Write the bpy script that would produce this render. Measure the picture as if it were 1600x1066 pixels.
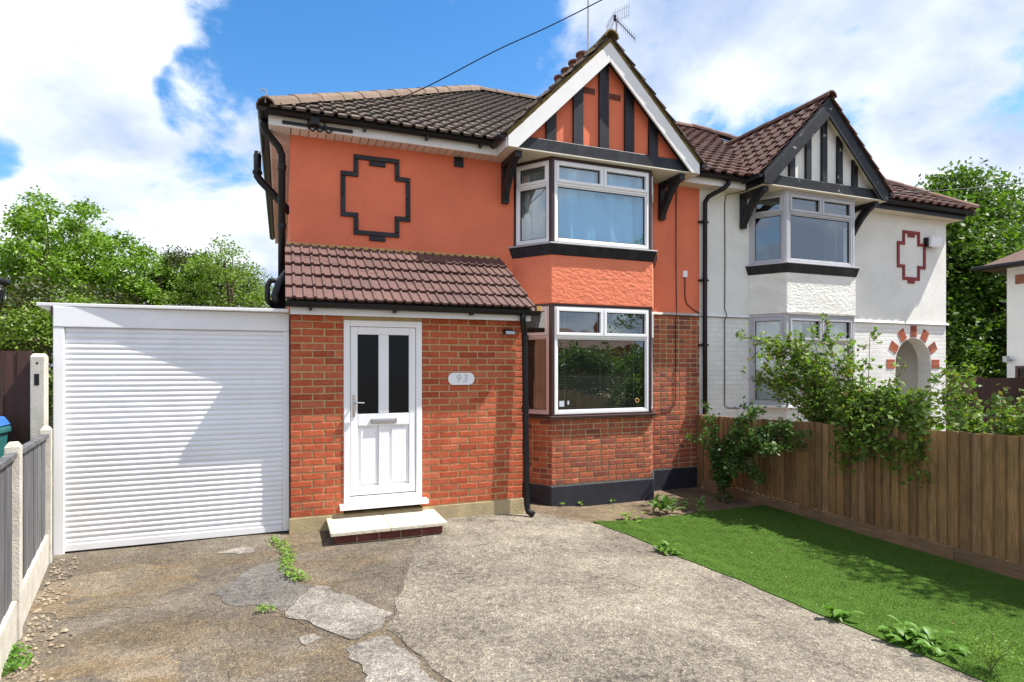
import bpy, bmesh, math, random
import numpy as np
from mathutils import Vector, Matrix

R = random.Random(7)
NR = np.random.default_rng(11)
for o in list(bpy.data.objects):
    bpy.data.objects.remove(o)
sc = bpy.context.scene
COL = sc.collection
rad = math.radians

# ------------------------------------------------------------------ camera
CAM_Z = 1.735
cd = bpy.data.cameras.new('camera')
cd.sensor_width = 36
cd.lens = 20.72
cd.shift_y = 0.02375
cd.clip_end = 2000
cam = bpy.data.objects.new('camera', cd)
cam.location = (0, 0, CAM_Z)
cam.rotation_euler = (rad(90), 0, rad(-21.3))
COL.objects.link(cam)
sc.camera = cam

# ------------------------------------------------------------------ sun, sky, exposure
SUN_DIR = Vector((-3.0, 1.0, -4.9)).normalized()      # the way the light travels
SUN_EL = math.asin(-SUN_DIR.z)
SUN_AZ = math.atan2(-SUN_DIR.x, -SUN_DIR.y)           # clockwise from +Y
sd = bpy.data.lights.new('sun', 'SUN')
sd.energy = 5.0
sd.angle = rad(0.53)
sd.color = (1.0, 0.95, 0.87)
so = bpy.data.objects.new('sun', sd)
so.rotation_euler = SUN_DIR.to_track_quat('-Z', 'Y').to_euler()
so.location = (20, -8, 30)
COL.objects.link(so)

wd = bpy.data.worlds.new('World')
sc.world = wd
wd.use_nodes = True
wd.cycles.sampling_method = 'MANUAL'
wd.cycles.sample_map_resolution = 512
wn = wd.node_tree
wn.nodes.clear()


def wnode(t, **kw):
    n = wn.nodes.new(t)
    for k, v in kw.items():
        setattr(n, k, v)
    return n


def wmath(op, a, b=None, clamp=False):
    n = wnode('ShaderNodeMath', operation=op, use_clamp=clamp)
    for i, v in enumerate((a, b)):
        if v is None:
            continue
        if isinstance(v, (int, float)):
            n.inputs[i].default_value = v
        else:
            wn.links.new(v, n.inputs[i])
    return n.outputs[0]


def build_sky():
    L = wn.links.new
    out = wnode('ShaderNodeOutputWorld')
    bg = wnode('ShaderNodeBackground')
    bg.inputs[1].default_value = 0.12
    L(bg.outputs[0], out.inputs[0])
    sky = wnode('ShaderNodeTexSky')
    sky.sky_type = 'NISHITA'
    sky.sun_disc = False
    sky.sun_elevation = SUN_EL
    sky.sun_rotation = SUN_AZ
    sky.air_density = 1.0
    sky.dust_density = 0.3
    sky.ozone_density = 1.0
    tc = wnode('ShaderNodeTexCoord')
    sp = wnode('ShaderNodeSeparateXYZ')
    L(tc.outputs['Generated'], sp.inputs[0])
    zc = wmath('MAXIMUM', sp.outputs[2], 0.0)
    den = wmath('ADD', zc, 0.42)
    cx = wmath('DIVIDE', sp.outputs[0], den)
    cy = wmath('DIVIDE', sp.outputs[1], den)
    cb = wnode('ShaderNodeCombineXYZ')
    L(cx, cb.inputs[0])
    L(cy, cb.inputs[1])
    cb.inputs[2].default_value = 3.7

    def noise(scale, detail, rough, dist, off):
        mp = wnode('ShaderNodeMapping')
        mp.inputs['Location'].default_value = off
        L(cb.outputs[0], mp.inputs[0])
        n = wnode('ShaderNodeTexNoise')
        n.inputs['Scale'].default_value = scale
        n.inputs['Detail'].default_value = detail
        n.inputs['Roughness'].default_value = rough
        n.inputs['Distortion'].default_value = dist
        L(mp.outputs[0], n.inputs['Vector'])
        return n.outputs[0]
    n1 = noise(2.2, 8, 0.58, 0.25, (0.3, 1.4, 0))
    n2 = noise(7.0, 7, 0.6, 0.2, (2.0, 5.0, 1.0))
    n3 = noise(1.9, 5, 0.5, 0.1, (7.3, 2.0, 4.0))
    cover = wmath('ADD', wmath('MULTIPLY', n1, 0.75), wmath('MULTIPLY', n2, 0.25))

    # the clear gaps in the cloud cover: directions of the blue openings
    def gap(d, width, amount):
        v = Vector(d).normalized()
        dp = wnode('ShaderNodeVectorMath', operation='DOT_PRODUCT')
        L(tc.outputs['Generated'], dp.inputs[0])
        dp.inputs[1].default_value = v
        mr = wnode('ShaderNodeMapRange', interpolation_type='SMOOTHSTEP')
        mr.inputs[1].default_value = math.cos(rad(width))
        mr.inputs[2].default_value = math.cos(rad(width * 0.25))
        mr.inputs[3].default_value = 0.0
        mr.inputs[4].default_value = amount
        L(dp.outputs['Value'], mr.inputs[0])
        return mr.outputs[0]
    gaps = [((0.10, 1.03, 0.53), 10, 0.24), ((0.20, 1.0, 0.55), 10, 0.24), ((-0.07, 1.08, 0.41), 8, 0.21), ((-0.13, 1.12, 0.46), 4, 0.10), ((0.32, 0.95, 0.56), 8, 0.17),
            ((0.45, 0.9, 0.50), 5, 0.10), ((0.06, 1.0, 0.72), 10, 0.15), ((0.72, 0.75, 0.45), 12, 0.085), ((1.0, 0.7, 0.45), 12, 0.085), ((0.5, 0.85, 0.62), 8, 0.09), ((-0.47, 1.25, 0.36), 3, 0.14), ((-0.9, -0.5, 0.7), 24, 0.2), ((0.1, -0.6, 1.0), 20, 0.2), ((0.2, 0.1, 1.0), 20, 0.15)]
    tot = None
    for gdef in gaps:
        gv = gap(*gdef)
        tot = gv if tot is None else wmath('ADD', tot, gv)
    cov = wmath('SUBTRACT', cover, wmath('MINIMUM', tot, 0.185))
    mr = wnode('ShaderNodeMapRange', interpolation_type='SMOOTHSTEP')
    mr.inputs[1].default_value = 0.345
    mr.inputs[2].default_value = 0.455
    L(cov, mr.inputs[0])
    # cloud brightness: thick bases are greyer
    cr = wnode('ShaderNodeValToRGB')
    cr.color_ramp.elements[0].position = 0.38
    cr.color_ramp.elements[0].color = (1, 1, 1, 1)
    cr.color_ramp.elements[1].position = 0.60
    cr.color_ramp.elements[1].color = (0.40, 0.49, 0.66, 1)
    L(wmath('ADD', wmath('MULTIPLY', n3, 0.8), wmath('MULTIPLY', n2, 0.2)), cr.inputs[0])
    cs = wnode('ShaderNodeMixRGB', blend_type='MULTIPLY')
    cs.inputs[0].default_value = 1
    L(cr.outputs[0], cs.inputs[1])
    cs.inputs[2].default_value = (5.9, 6.05, 6.3, 1)
    mx = wnode('ShaderNodeMixRGB')
    L(mr.outputs[0], mx.inputs[0])
    hs = wnode('ShaderNodeHueSaturation')
    hs.inputs['Saturation'].default_value = 1.36
    hs.inputs['Value'].default_value = 1.03
    L(sky.outputs[0], hs.inputs['Color'])
    L(hs.outputs[0], mx.inputs[1])
    L(cs.outputs[0], mx.inputs[2])
    L(mx.outputs[0], bg.inputs[0])


build_sky()
sc.view_settings.view_transform = 'Standard'
sc.view_settings.look = 'None'
sc.view_settings.gamma = 1
sc.view_settings.use_curve_mapping = False
sc.view_settings.exposure = 0.92
sc.cycles.max_bounces = 6
sc.cycles.diffuse_bounces = 3
sc.cycles.glossy_bounces = 3
sc.cycles.transmission_bounces = 3
sc.cycles.transparent_max_bounces = 8
sc.render.resolution_x = 1024
sc.render.resolution_y = 682


# ================================================================== materials
def new_mat(name):
    m = bpy.data.materials.new(name)
    m.use_nodes = True
    nt = m.node_tree
    return m, nt, nt.nodes['Principled BSDF'], nt.links.new


def nd(nt, t, ins=None, **kw):
    n = nt.nodes.new(t)
    for k, v in kw.items():
        setattr(n, k, v)
    for k, v in (ins or {}).items():
        if hasattr(v, 'is_output') or isinstance(v, bpy.types.NodeSocket):
            nt.links.new(v, n.inputs[k])
        else:
            n.inputs[k].default_value = v
    return n


def c4(c):
    return (c[0], c[1], c[2], 1)


def ramp(nt, fac, stops, interp='LINEAR'):
    n = nt.nodes.new('ShaderNodeValToRGB')
    cr = n.color_ramp
    cr.interpolation = interp
    while len(cr.elements) > 1:
        cr.elements.remove(cr.elements[-1])
    cr.elements[0].position = stops[0][0]
    cr.elements[0].color = c4(stops[0][1])
    for p, c in stops[1:]:
        e = cr.elements.new(p)
        e.color = c4(c)
    nt.links.new(fac, n.inputs[0])
    return n.outputs[0]


def noise(nt, vec, scale, detail=5, rough=0.55, dist=0.0):
    n = nd(nt, 'ShaderNodeTexNoise', {'Vector': vec, 'Scale': scale, 'Detail': detail, 'Roughness': rough, 'Distortion': dist})
    return n.outputs[0]


def mixc(nt, fac, a, b, mode='MIX'):
    n = nt.nodes.new('ShaderNodeMixRGB')
    n.blend_type = mode
    for i, v in enumerate((fac, a, b)):
        if isinstance(v, bpy.types.NodeSocket):
            nt.links.new(v, n.inputs[i])
        elif isinstance(v, (int, float)):
            n.inputs[i].default_value = v
        else:
            n.inputs[i].default_value = c4(v)
    return n.outputs[0]


def pmat(name, col, rough=0.6, var=0.12, vscale=4.0, bump=0.0, bscale=80.0, metal=0.0, palette=None, island=False,
         dirt=None, dirt_amt=0.3, dirt_scale=3.0, dirt_rng=(0.48, 0.68), stretch=None, spec=0.5, objvar=0.0, bdist=0.01):
    """procedural material: base colour (or one of a palette per piece), noise mottling, dirt patches and bump"""
    m, nt, b, L = new_mat(name)
    geo = nd(nt, 'ShaderNodeNewGeometry')
    vec = geo.outputs['Position']
    if stretch:
        vec = nd(nt, 'ShaderNodeMapping', {'Vector': vec, 'Scale': stretch}).outputs[0]
    if palette:
        src = geo.outputs['Random Per Island'] if island else nd(nt, 'ShaderNodeObjectInfo').outputs['Random']
        base = ramp(nt, src, [(i / max(1, len(palette) - 1), c) for i, c in enumerate(palette)])
    else:
        base = None
    n = noise(nt, vec, vscale, 6)
    lo, hi = 1 - var, 1 + var
    shade = ramp(nt, n, [(0.3, (lo, lo, lo)), (0.7, (hi, hi, hi))])
    cc = mixc(nt, 1.0, base if base is not None else col, shade, 'MULTIPLY')
    if objvar:
        rnd = nd(nt, 'ShaderNodeObjectInfo').outputs['Random']
        sh = ramp(nt, rnd, [(0, (1 - objvar,) * 3), (1, (1 + objvar,) * 3)])
        cc = mixc(nt, 1.0, cc, sh, 'MULTIPLY')
    if dirt:
        dn = noise(nt, vec, dirt_scale, 8, 0.65, 0.3)
        df = ramp(nt, dn, [(dirt_rng[0], (0, 0, 0)), (dirt_rng[1], (dirt_amt,) * 3)])
        cc = mixc(nt, df, cc, dirt)
    L(cc, b.inputs['Base Color'])
    b.inputs['Roughness'].default_value = rough
    b.inputs['Metallic'].default_value = metal
    b.inputs['Specular IOR Level'].default_value = spec
    if bump:
        bn = noise(nt, vec, bscale, 4)
        bp = nd(nt, 'ShaderNodeBump', {'Height': bn, 'Strength': bump, 'Distance': bdist})
        L(bp.outputs[0], b.inputs['Normal'])
    return m


M = {}
M['orange'] = pmat('orange_render', (0.78, 0.195, 0.098), 0.85, 0.06, 1.6, 0.55, 90, dirt=(0.55, 0.14, 0.065), dirt_amt=0.35, dirt_scale=1.2, bdist=0.012)
M['orange_rough'] = pmat('orange_rough_render', (0.76, 0.208, 0.108), 0.85, 0.06, 3, 0.55, 17, bdist=0.03, stretch=(1, 1, 1.7))
M['white_render'] = pmat('white_render', (0.80, 0.80, 0.76), 0.85, 0.07, 1.1, 0.6, 70, dirt=(0.56, 0.56, 0.53), dirt_amt=0.4, dirt_scale=1.3, bdist=0.012)
M['white_rough'] = pmat('white_rough_render', (0.82, 0.82, 0.78), 0.85, 0.05, 3, 0.5, 17, stretch=(1, 1, 1.7), dirt=(0.55, 0.5, 0.4), dirt_amt=0.35, dirt_scale=2.0, bdist=0.03)
M['upvc'] = pmat('white_upvc', (0.84, 0.84, 0.86), 0.28, 0.03, 3)
M['upvc_dull'] = pmat('weathered_upvc', (0.46, 0.46, 0.49), 0.4, 0.06, 5)
M['upvc_pink'] = pmat('pinkish_upvc', (0.62, 0.47, 0.46), 0.35, 0.05, 5)
M['fascia'] = pmat('white_fascia', (0.80, 0.80, 0.80), 0.4, 0.05, 2, dirt=(0.5, 0.47, 0.4), dirt_amt=0.25, dirt_scale=2)
M['soffit'] = pmat('cream_soffit', (0.66, 0.56, 0.48), 0.5, 0.06, 3, objvar=0.07)
M['cream'] = pmat('cream_paint', (0.66, 0.62, 0.52), 0.7, 0.08, 4, 0.2, 60)
M['black'] = pmat('black_plastic', (0.006, 0.006, 0.008), 0.40, 0.3, 6, spec=0.35)
M['blackpaint'] = pmat('black_gloss_paint', (0.010, 0.011, 0.015), 0.45, 0.4, 9, 0.25, 40, spec=0.35, dirt=(0.10, 0.105, 0.13), dirt_amt=0.22, dirt_scale=5, stretch=(1, 1, 0.35))
M['blackworn'] = pmat('peeling_black_paint', (0.010, 0.011, 0.015), 0.5, 0.4, 9, 0.4, 40, dirt=(0.50, 0.48, 0.43), dirt_amt=0.8, dirt_scale=9, dirt_rng=(0.645, 0.685), spec=0.35)
M['plinth'] = pmat('black_bitumen_paint', (0.018, 0.020, 0.030), 0.6, 0.3, 5, 0.5, 60)
M['brown'] = pmat('dark_brown_frame', (0.045, 0.017, 0.016), 0.45, 0.2, 8)
M['brick'] = pmat('orange_brick', (0.4, 0.08, 0.03), 0.88, 0.20, 22, 0.8, 120,
                  palette=[(0.36, 0.064, 0.022), (0.44, 0.084, 0.029), (0.50, 0.105, 0.038), (0.40, 0.072, 0.025), (0.52, 0.140, 0.062), (0.33, 0.056, 0.020), (0.47, 0.092, 0.032)],
                  dirt=(0.52, 0.16, 0.09), dirt_amt=0.45, dirt_scale=14)
OLDP = [(0.42, 0.110, 0.050), (0.36, 0.085, 0.038), (0.49, 0.145, 0.068), (0.27, 0.070, 0.045), (0.45, 0.120, 0.055), (0.40, 0.098, 0.045), (0.20, 0.055, 0.043), (0.47, 0.130, 0.06)]
M['oldbrick'] = pmat('old_red_brick', (0.4, 0.08, 0.03), 0.9, 0.20, 20, 0.8, 110, palette=OLDP, dirt=(0.17, 0.07, 0.05), dirt_amt=0.4, dirt_scale=6)
M['oldbrick_j'] = pmat('old_red_brick_wall', (0.4, 0.08, 0.03), 0.9, 0.20, 20, 0.8, 110, palette=OLDP, island=True, dirt=(0.15, 0.06, 0.05), dirt_amt=0.4, dirt_scale=5)
M['stepbrick'] = pmat('dark_red_brick', (0.14, 0.035, 0.025), 0.8, 0.25, 25, 0.6, 90, objvar=0.15)
M['mortar'] = pmat('yellow_mortar', (0.54, 0.40, 0.21), 0.95, 0.15, 30, 0.8, 150)
M['oldmortar'] = pmat('old_mortar', (0.52, 0.38, 0.21), 0.95, 0.18, 20, 0.8, 120)
M['sandplinth'] = pmat('sand_cement_render', (0.44, 0.35, 0.20), 0.92, 0.14, 6, 0.5, 60, dirt=(0.25, 0.2, 0.13), dirt_amt=0.6, dirt_scale=5)
M['slab'] = pmat('riven_paving_slab', (0.62, 0.56, 0.44), 0.85, 0.10, 7, 0.6, 30, dirt=(0.33, 0.29, 0.22), dirt_amt=0.5, dirt_scale=7, objvar=0.05)
M['concrete_post'] = pmat('precast_concrete', (0.50, 0.47, 0.41), 0.9, 0.12, 10, 0.5, 90, dirt=(0.3, 0.28, 0.22), dirt_amt=0.4, dirt_scale=6)
M['porchtile'] = pmat('brown_concrete_tile', (0.112, 0.058, 0.049), 0.7, 0.16, 14, 0.5, 120, objvar=0.16)
M['maintile'] = pmat('weathered_grey_brown_tile', (0.2, 0.16, 0.13), 0.9, 0.25, 12, 0.7, 80,
                     palette=[(0.095, 0.075, 0.060), (0.13, 0.102, 0.082), (0.11, 0.082, 0.068), (0.15, 0.120, 0.098), (0.115, 0.082, 0.066)],
                     dirt=(0.05, 0.045, 0.035), dirt_amt=0.7, dirt_scale=9)
M['redtile'] = pmat('red_brown_clay_tile', (0.2, 0.16, 0.13), 0.8, 0.22, 14, 0.6, 80,
                    palette=[(0.10, 0.046, 0.036), (0.14, 0.060, 0.045), (0.085, 0.040, 0.034), (0.17, 0.080, 0.062), (0.115, 0.050, 0.038)],
                    dirt=(0.05, 0.035, 0.03), dirt_amt=0.6, dirt_scale=8)
M['hiptile'] = pmat('pinkish_hip_tile', (0.155, 0.105, 0.078), 0.85, 0.18, 10, 0.6, 80, dirt=(0.13, 0.105, 0.05), dirt_amt=0.7, dirt_scale=7, objvar=0.12)
M['redridge'] = pmat('red_ridge_tile', (0.13, 0.06, 0.042), 0.85, 0.2, 10, 0.6, 80, dirt=(0.08, 0.06, 0.04), dirt_amt=0.6, dirt_scale=7, objvar=0.12)
M['deck'] = pmat('roof_underlay', (0.055, 0.042, 0.035), 0.95, 0.3, 10, 0.6, 40)
M['moss'] = pmat('mossy_verge_mortar', (0.20, 0.145, 0.045), 0.95, 0.35, 18, 0.9, 60, dirt=(0.06, 0.05, 0.03), dirt_amt=0.8, dirt_scale=16)
M['flash'] = pmat('cement_fillet', (0.48, 0.46, 0.43), 0.8, 0.2, 10, 0.6, 60, dirt=(0.2, 0.18, 0.12), dirt_amt=0.6, dirt_scale=9)
M['ochre'] = pmat('ochre_foam_fillet', (0.50, 0.30, 0.10), 0.9, 0.25, 14, 0.8, 60)
M['shutter'] = pmat('white_aluminium_slat', (0.80, 0.81, 0.84), 0.32, 0.04, 2, spec=0.5, objvar=0.015, dirt=(0.55, 0.54, 0.50), dirt_amt=0.22, dirt_scale=2.5)
M['grey'] = pmat('grey_sheet', (0.07, 0.072, 0.08), 0.8, 0.2, 8, 0.2, 30)
M['greywood'] = pmat('grey_stained_board', (0.085, 0.085, 0.092), 0.75, 0.3, 9, 0.7, 50, stretch=(1, 1, 0.12), dirt=(0.30, 0.30, 0.31), dirt_amt=0.35, dirt_scale=8, objvar=0.12)
M['darkwood'] = pmat('brown_stained_board', (0.060, 0.026, 0.018), 0.75, 0.25, 9, 0.5, 50, stretch=(1, 1, 0.12), objvar=0.15)
M['iron'] = pmat('aluminium_tube', (0.38, 0.38, 0.40), 0.4, 0.1, 8, metal=0.7)
M['chrome'] = pmat('chrome_fitting', (0.6, 0.6, 0.62), 0.18, 0.05, 8, metal=1.0)
M['terracotta'] = pmat('terracotta_pot', (0.15, 0.055, 0.035), 0.85, 0.25, 12, 0.4, 60, dirt=(0.07, 0.04, 0.03), dirt_amt=0.7, dirt_scale=6)
M['curtain_blue'] = pmat('light_blue_sheet', (0.33, 0.66, 0.98), 0.9, 0.06, 4)
M['curtain_net'] = pmat('grey_net_curtain', (0.55, 0.55, 0.55), 0.9, 0.10, 5)
M['curtain_lace'] = pmat('white_net_curtain', (0.62, 0.63, 0.65), 0.9, 0.10, 9)
M['blind'] = pmat('dark_blind_slat', (0.055, 0.050, 0.042), 0.55, 0.1, 5)
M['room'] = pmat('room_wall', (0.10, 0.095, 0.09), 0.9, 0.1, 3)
M['bluelid'] = pmat('blue_bin_lid', (0.035, 0.13, 0.42), 0.45, 0.08, 6)
M['teal'] = pmat('teal_bin_body', (0.018, 0.12, 0.12), 0.5, 0.1, 6)
M['redpaint'] = pmat('dark_red_paint', (0.24, 0.022, 0.022), 0.6, 0.2, 14, 0.3, 60)
M['bark'] = pmat('bark', (0.10, 0.075, 0.052), 0.95, 0.3, 12, 0.9, 30)
M['stem'] = pmat('green_brown_stem', (0.12, 0.085, 0.045), 0.8, 0.25, 20)
M['silver'] = pmat('silver_numeral', (0.50, 0.51, 0.53), 0.35, 0.05, 8)
M['sticker'] = pmat('window_sticker', (0.55, 0.60, 0.72), 0.6, 0.2, 90)
M['pebble'] = pmat('pebble', (0.4, 0.34, 0.25), 0.85, 0.2, 30, palette=[(0.14, 0.11, 0.08), (0.32, 0.26, 0.19), (0.22, 0.17, 0.11)], island=True)
M['glossdark'] = pmat('dark_obscure_glass', (0.004, 0.005, 0.006), 0.16, 0.2, 3, 0.15, 200, spec=0.22)
M['farbrick'] = pmat('far_brick', (0.30, 0.12, 0.07), 0.9, 0.2, 5)


def glass_mat():
    m, nt, b, L = new_mat('window_glass')
    nt.nodes.remove(b)
    out = nt.nodes['Material Output']
    lw = nd(nt, 'ShaderNodeLayerWeight', {'Blend': 0.5})
    p5 = nd(nt, 'ShaderNodeMath', {0: lw.outputs['Facing'], 1: 5.0}, operation='POWER')
    fr = nd(nt, 'ShaderNodeMath', {0: p5.outputs[0], 1: 0.86, 2: 0.14}, operation='MULTIPLY_ADD')
    tr = nd(nt, 'ShaderNodeBsdfTransparent', {'Color': (0.90, 0.94, 0.93, 1)})
    gl = nd(nt, 'ShaderNodeBsdfGlossy', {'Color': (1, 1, 1, 1), 'Roughness': 0.0})
    geo = nd(nt, 'ShaderNodeNewGeometry')
    bn = noise(nt, geo.outputs['Position'], 1.7, 2)
    bp = nd(nt, 'ShaderNodeBump', {'Height': bn, 'Strength': 0.06, 'Distance': 0.05})
    L(bp.outputs[0], gl.inputs['Normal'])
    mx = nd(nt, 'ShaderNodeMixShader', {0: fr.outputs[0], 1: tr.outputs[0], 2: gl.outputs[0]})
    L(mx.outputs[0], out.inputs[0])
    return m


M['glass'] = glass_mat()


def leaf_mat(name, pal, rough=0.5, trans=0.35, spec=0.4):
    m, nt, b, L = new_mat(name)
    out = nt.nodes['Material Output']
    geo = nd(nt, 'ShaderNodeNewGeometry')
    cc = ramp(nt, geo.outputs['Random Per Island'], [(i / (len(pal) - 1), c) for i, c in enumerate(pal)])
    L(cc, b.inputs['Base Color'])
    b.inputs['Roughness'].default_value = rough
    b.inputs['Specular IOR Level'].default_value = spec
    tl = nd(nt, 'ShaderNodeBsdfTranslucent')
    tc = mixc(nt, 1.0, cc, (1.3, 1.5, 0.6), 'MULTIPLY')
    L(tc, tl.inputs[0])
    mx = nd(nt, 'ShaderNodeMixShader', {0: trans, 1: b.outputs[0], 2: tl.outputs[0]})
    L(mx.outputs[0], out.inputs[0])
    return m


M['leaf_maple'] = leaf_mat('bright_maple_leaf', [(0.060, 0.125, 0.010), (0.13, 0.24, 0.02), (0.21, 0.34, 0.035), (0.10, 0.20, 0.016)])
M['leaf_pale'] = leaf_mat('pale_spring_leaf', [(0.08, 0.14, 0.018), (0.16, 0.25, 0.035), (0.12, 0.20, 0.022), (0.21, 0.29, 0.05)])
M['leaf_dark'] = leaf_mat('deep_green_leaf', [(0.038, 0.085, 0.012), (0.070, 0.135, 0.016), (0.115, 0.195, 0.025), (0.048, 0.10, 0.012)])
M['leaf_ever'] = leaf_mat('dark_shrub_leaf', [(0.02, 0.045, 0.008), (0.05, 0.07, 0.012), (0.07, 0.06, 0.015), (0.03, 0.06, 0.01)])
M['leaf_rose'] = leaf_mat('rose_leaf', [(0.055, 0.115, 0.016), (0.12, 0.21, 0.03), (0.20, 0.29, 0.05), (0.07, 0.14, 0.018), (0.15, 0.25, 0.035), (0.20, 0.14, 0.04)], 0.55)
M['leaf_climb'] = leaf_mat('glossy_climber_leaf', [(0.035, 0.085, 0.015), (0.06, 0.13, 0.02), (0.09, 0.17, 0.035), (0.05, 0.11, 0.018)], 0.45, 0.25)
M['leaf_weed'] = leaf_mat('weed_leaf', [(0.06, 0.15, 0.015), (0.09, 0.20, 0.02), (0.12, 0.24, 0.03)], 0.5, 0.3)
M['leaf_lime'] = leaf_mat('lime_weed_leaf', [(0.14, 0.25, 0.03), (0.18, 0.30, 0.04), (0.11, 0.20, 0.02)], 0.5, 0.3)
M['turf'] = leaf_mat('artificial_turf_blade', [(0.056, 0.116, 0.018), (0.072, 0.138, 0.022), (0.090, 0.160, 0.028), (0.062, 0.124, 0.018), (0.135, 0.175, 0.05)], 0.85, 0.15, 0.08)
M['turf_base'] = pmat('artificial_turf_backing', (0.064, 0.126, 0.020), 0.95, 0.15, 30, 0.6, 200, spec=0.1)


def concrete_mat(name, base, light, dark, stain, speck=0.5, stain_amt=0.5, stain_scale=0.9, seed=0.0, blotch=0.8):
    m, nt, b, L = new_mat(name)
    geo = nd(nt, 'ShaderNodeNewGeometry')
    v = nd(nt, 'ShaderNodeMapping', {'Vector': geo.outputs['Position'], 'Location': (seed, seed * 0.7, 0)}).outputs[0]
    big = noise(nt, v, 1.3, 8, 0.6, 0.4)
    cc = ramp(nt, big, [(0.3, dark), (0.5, base), (0.72, light)])
    st = noise(nt, nd(nt, 'ShaderNodeMapping', {'Vector': v, 'Location': (9, 4, 0), 'Scale': (1.0, 1.6, 1)}).outputs[0], stain_scale, 7, 0.6, 0.8)
    cc = mixc(nt, ramp(nt, st, [(0.46, (0, 0, 0)), (0.62, (stain_amt,) * 3)]), cc, stain)
    bl = noise(nt, nd(nt, 'ShaderNodeMapping', {'Vector': v, 'Location': (3, 8, 2)}).outputs[0], 7.5, 9, 0.8, 0.2)
    cc = mixc(nt, ramp(nt, bl, [(0.50, (0, 0, 0)), (0.64, (blotch * 0.5,) * 3)]), cc, mixc(nt, 1.0, cc, (0.42, 0.40, 0.38), 'MULTIPLY'))
    gr = noise(nt, nd(nt, 'ShaderNodeMapping', {'Vector': v, 'Location': (5, 1, 6)}).outputs[0], 24.0, 10, 0.82)
    wt = ramp(nt, big, [(0.32, (blotch,) * 3), (0.62, (blotch * 0.35,) * 3)])
    gm = mixc(nt, 1.0, ramp(nt, gr, [(0.485, (0, 0, 0)), (0.56, (1, 1, 1))]), wt, 'MULTIPLY')
    cc = mixc(nt, gm, cc, mixc(nt, 1.0, cc, (0.36, 0.34, 0.33), 'MULTIPLY'))
    mid = noise(nt, v, 9.0, 8, 0.7)
    cc = mixc(nt, 1.0, cc, ramp(nt, mid, [(0.32, (0.78, 0.78, 0.78)), (0.66, (1.16, 1.16, 1.16))]), 'MULTIPLY')
    vo = nd(nt, 'ShaderNodeTexVoronoi', {'Vector': v, 'Scale': 105.0})
    sp = nd(nt, 'ShaderNodeSeparateColor', {0: vo.outputs['Color']})
    spc = ramp(nt, sp.outputs[0], [(0.0, (0.55, 0.52, 0.50)), (0.5, (0.95, 0.95, 0.95)), (0.85, (1.15, 1.1, 1.0)), (1.0, (1.9, 1.8, 1.6))])
    cc = mixc(nt, speck, cc, mixc(nt, 1.0, cc, spc, 'MULTIPLY'))
    fine = noise(nt, v, 55, 6, 0.75)
    cc = mixc(nt, 1.0, cc, ramp(nt, fine, [(0.36, (0.66, 0.66, 0.66)), (0.55, (1.02, 1.02, 1.02)), (0.7, (1.22, 1.22, 1.22))]), 'MULTIPLY')
    L(cc, b.inputs['Base Color'])
    b.inputs['Roughness'].default_value = 0.9
    hh = nd(nt, 'ShaderNodeMath', {0: vo.outputs['Distance'], 1: fine}, operation='ADD').outputs[0]
    hh2 = nd(nt, 'ShaderNodeMath', {0: hh, 1: mid}, operation='ADD').outputs[0]
    bp = nd(nt, 'ShaderNodeBump', {'Height': hh2, 'Strength': 0.7, 'Distance': 0.009})
    L(bp.outputs[0], b.inputs['Normal'])
    return m


M['slab_right'] = concrete_mat('exposed_aggregate_concrete', (0.262, 0.236, 0.190), (0.338, 0.310, 0.255), (0.180, 0.162, 0.132), (0.170, 0.152, 0.125), 0.85, 0.5, 0.55, blotch=1.0)
M['slab_left'] = concrete_mat('old_brown_concrete', (0.152, 0.129, 0.100), (0.225, 0.196, 0.158), (0.098, 0.083, 0.065), (0.150, 0.107, 0.056), 0.9, 0.6, 0.8, 3.0)
M['patch_pale'] = concrete_mat('pale_concrete_patch', (0.285, 0.265, 0.235), (0.40, 0.375, 0.335), (0.165, 0.15, 0.135), (0.15, 0.137, 0.12), 0.7, 0.6, 2.0, 6.0)
M['patch_grey'] = concrete_mat('grey_concrete_patch', (0.165, 0.155, 0.145), (0.22, 0.208, 0.195), (0.115, 0.108, 0.10), (0.135, 0.122, 0.108), 0.5, 0.5, 2.0, 12.0)
M['patch_sand'] = concrete_mat('sandy_concrete_patch', (0.190, 0.155, 0.110), (0.265, 0.22, 0.165), (0.12, 0.096, 0.068), (0.180, 0.122, 0.056), 0.7, 0.8, 1.6, 17.0)
M['soil'] = concrete_mat('dry_soil', (0.20, 0.150, 0.095), (0.28, 0.215, 0.14), (0.12, 0.088, 0.055), (0.09, 0.065, 0.04), 0.7, 0.5, 1.5, 23.0)
M['crack'] = pmat('dirt_filled_crack', (0.10, 0.082, 0.058), 0.95, 0.4, 20)


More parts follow.
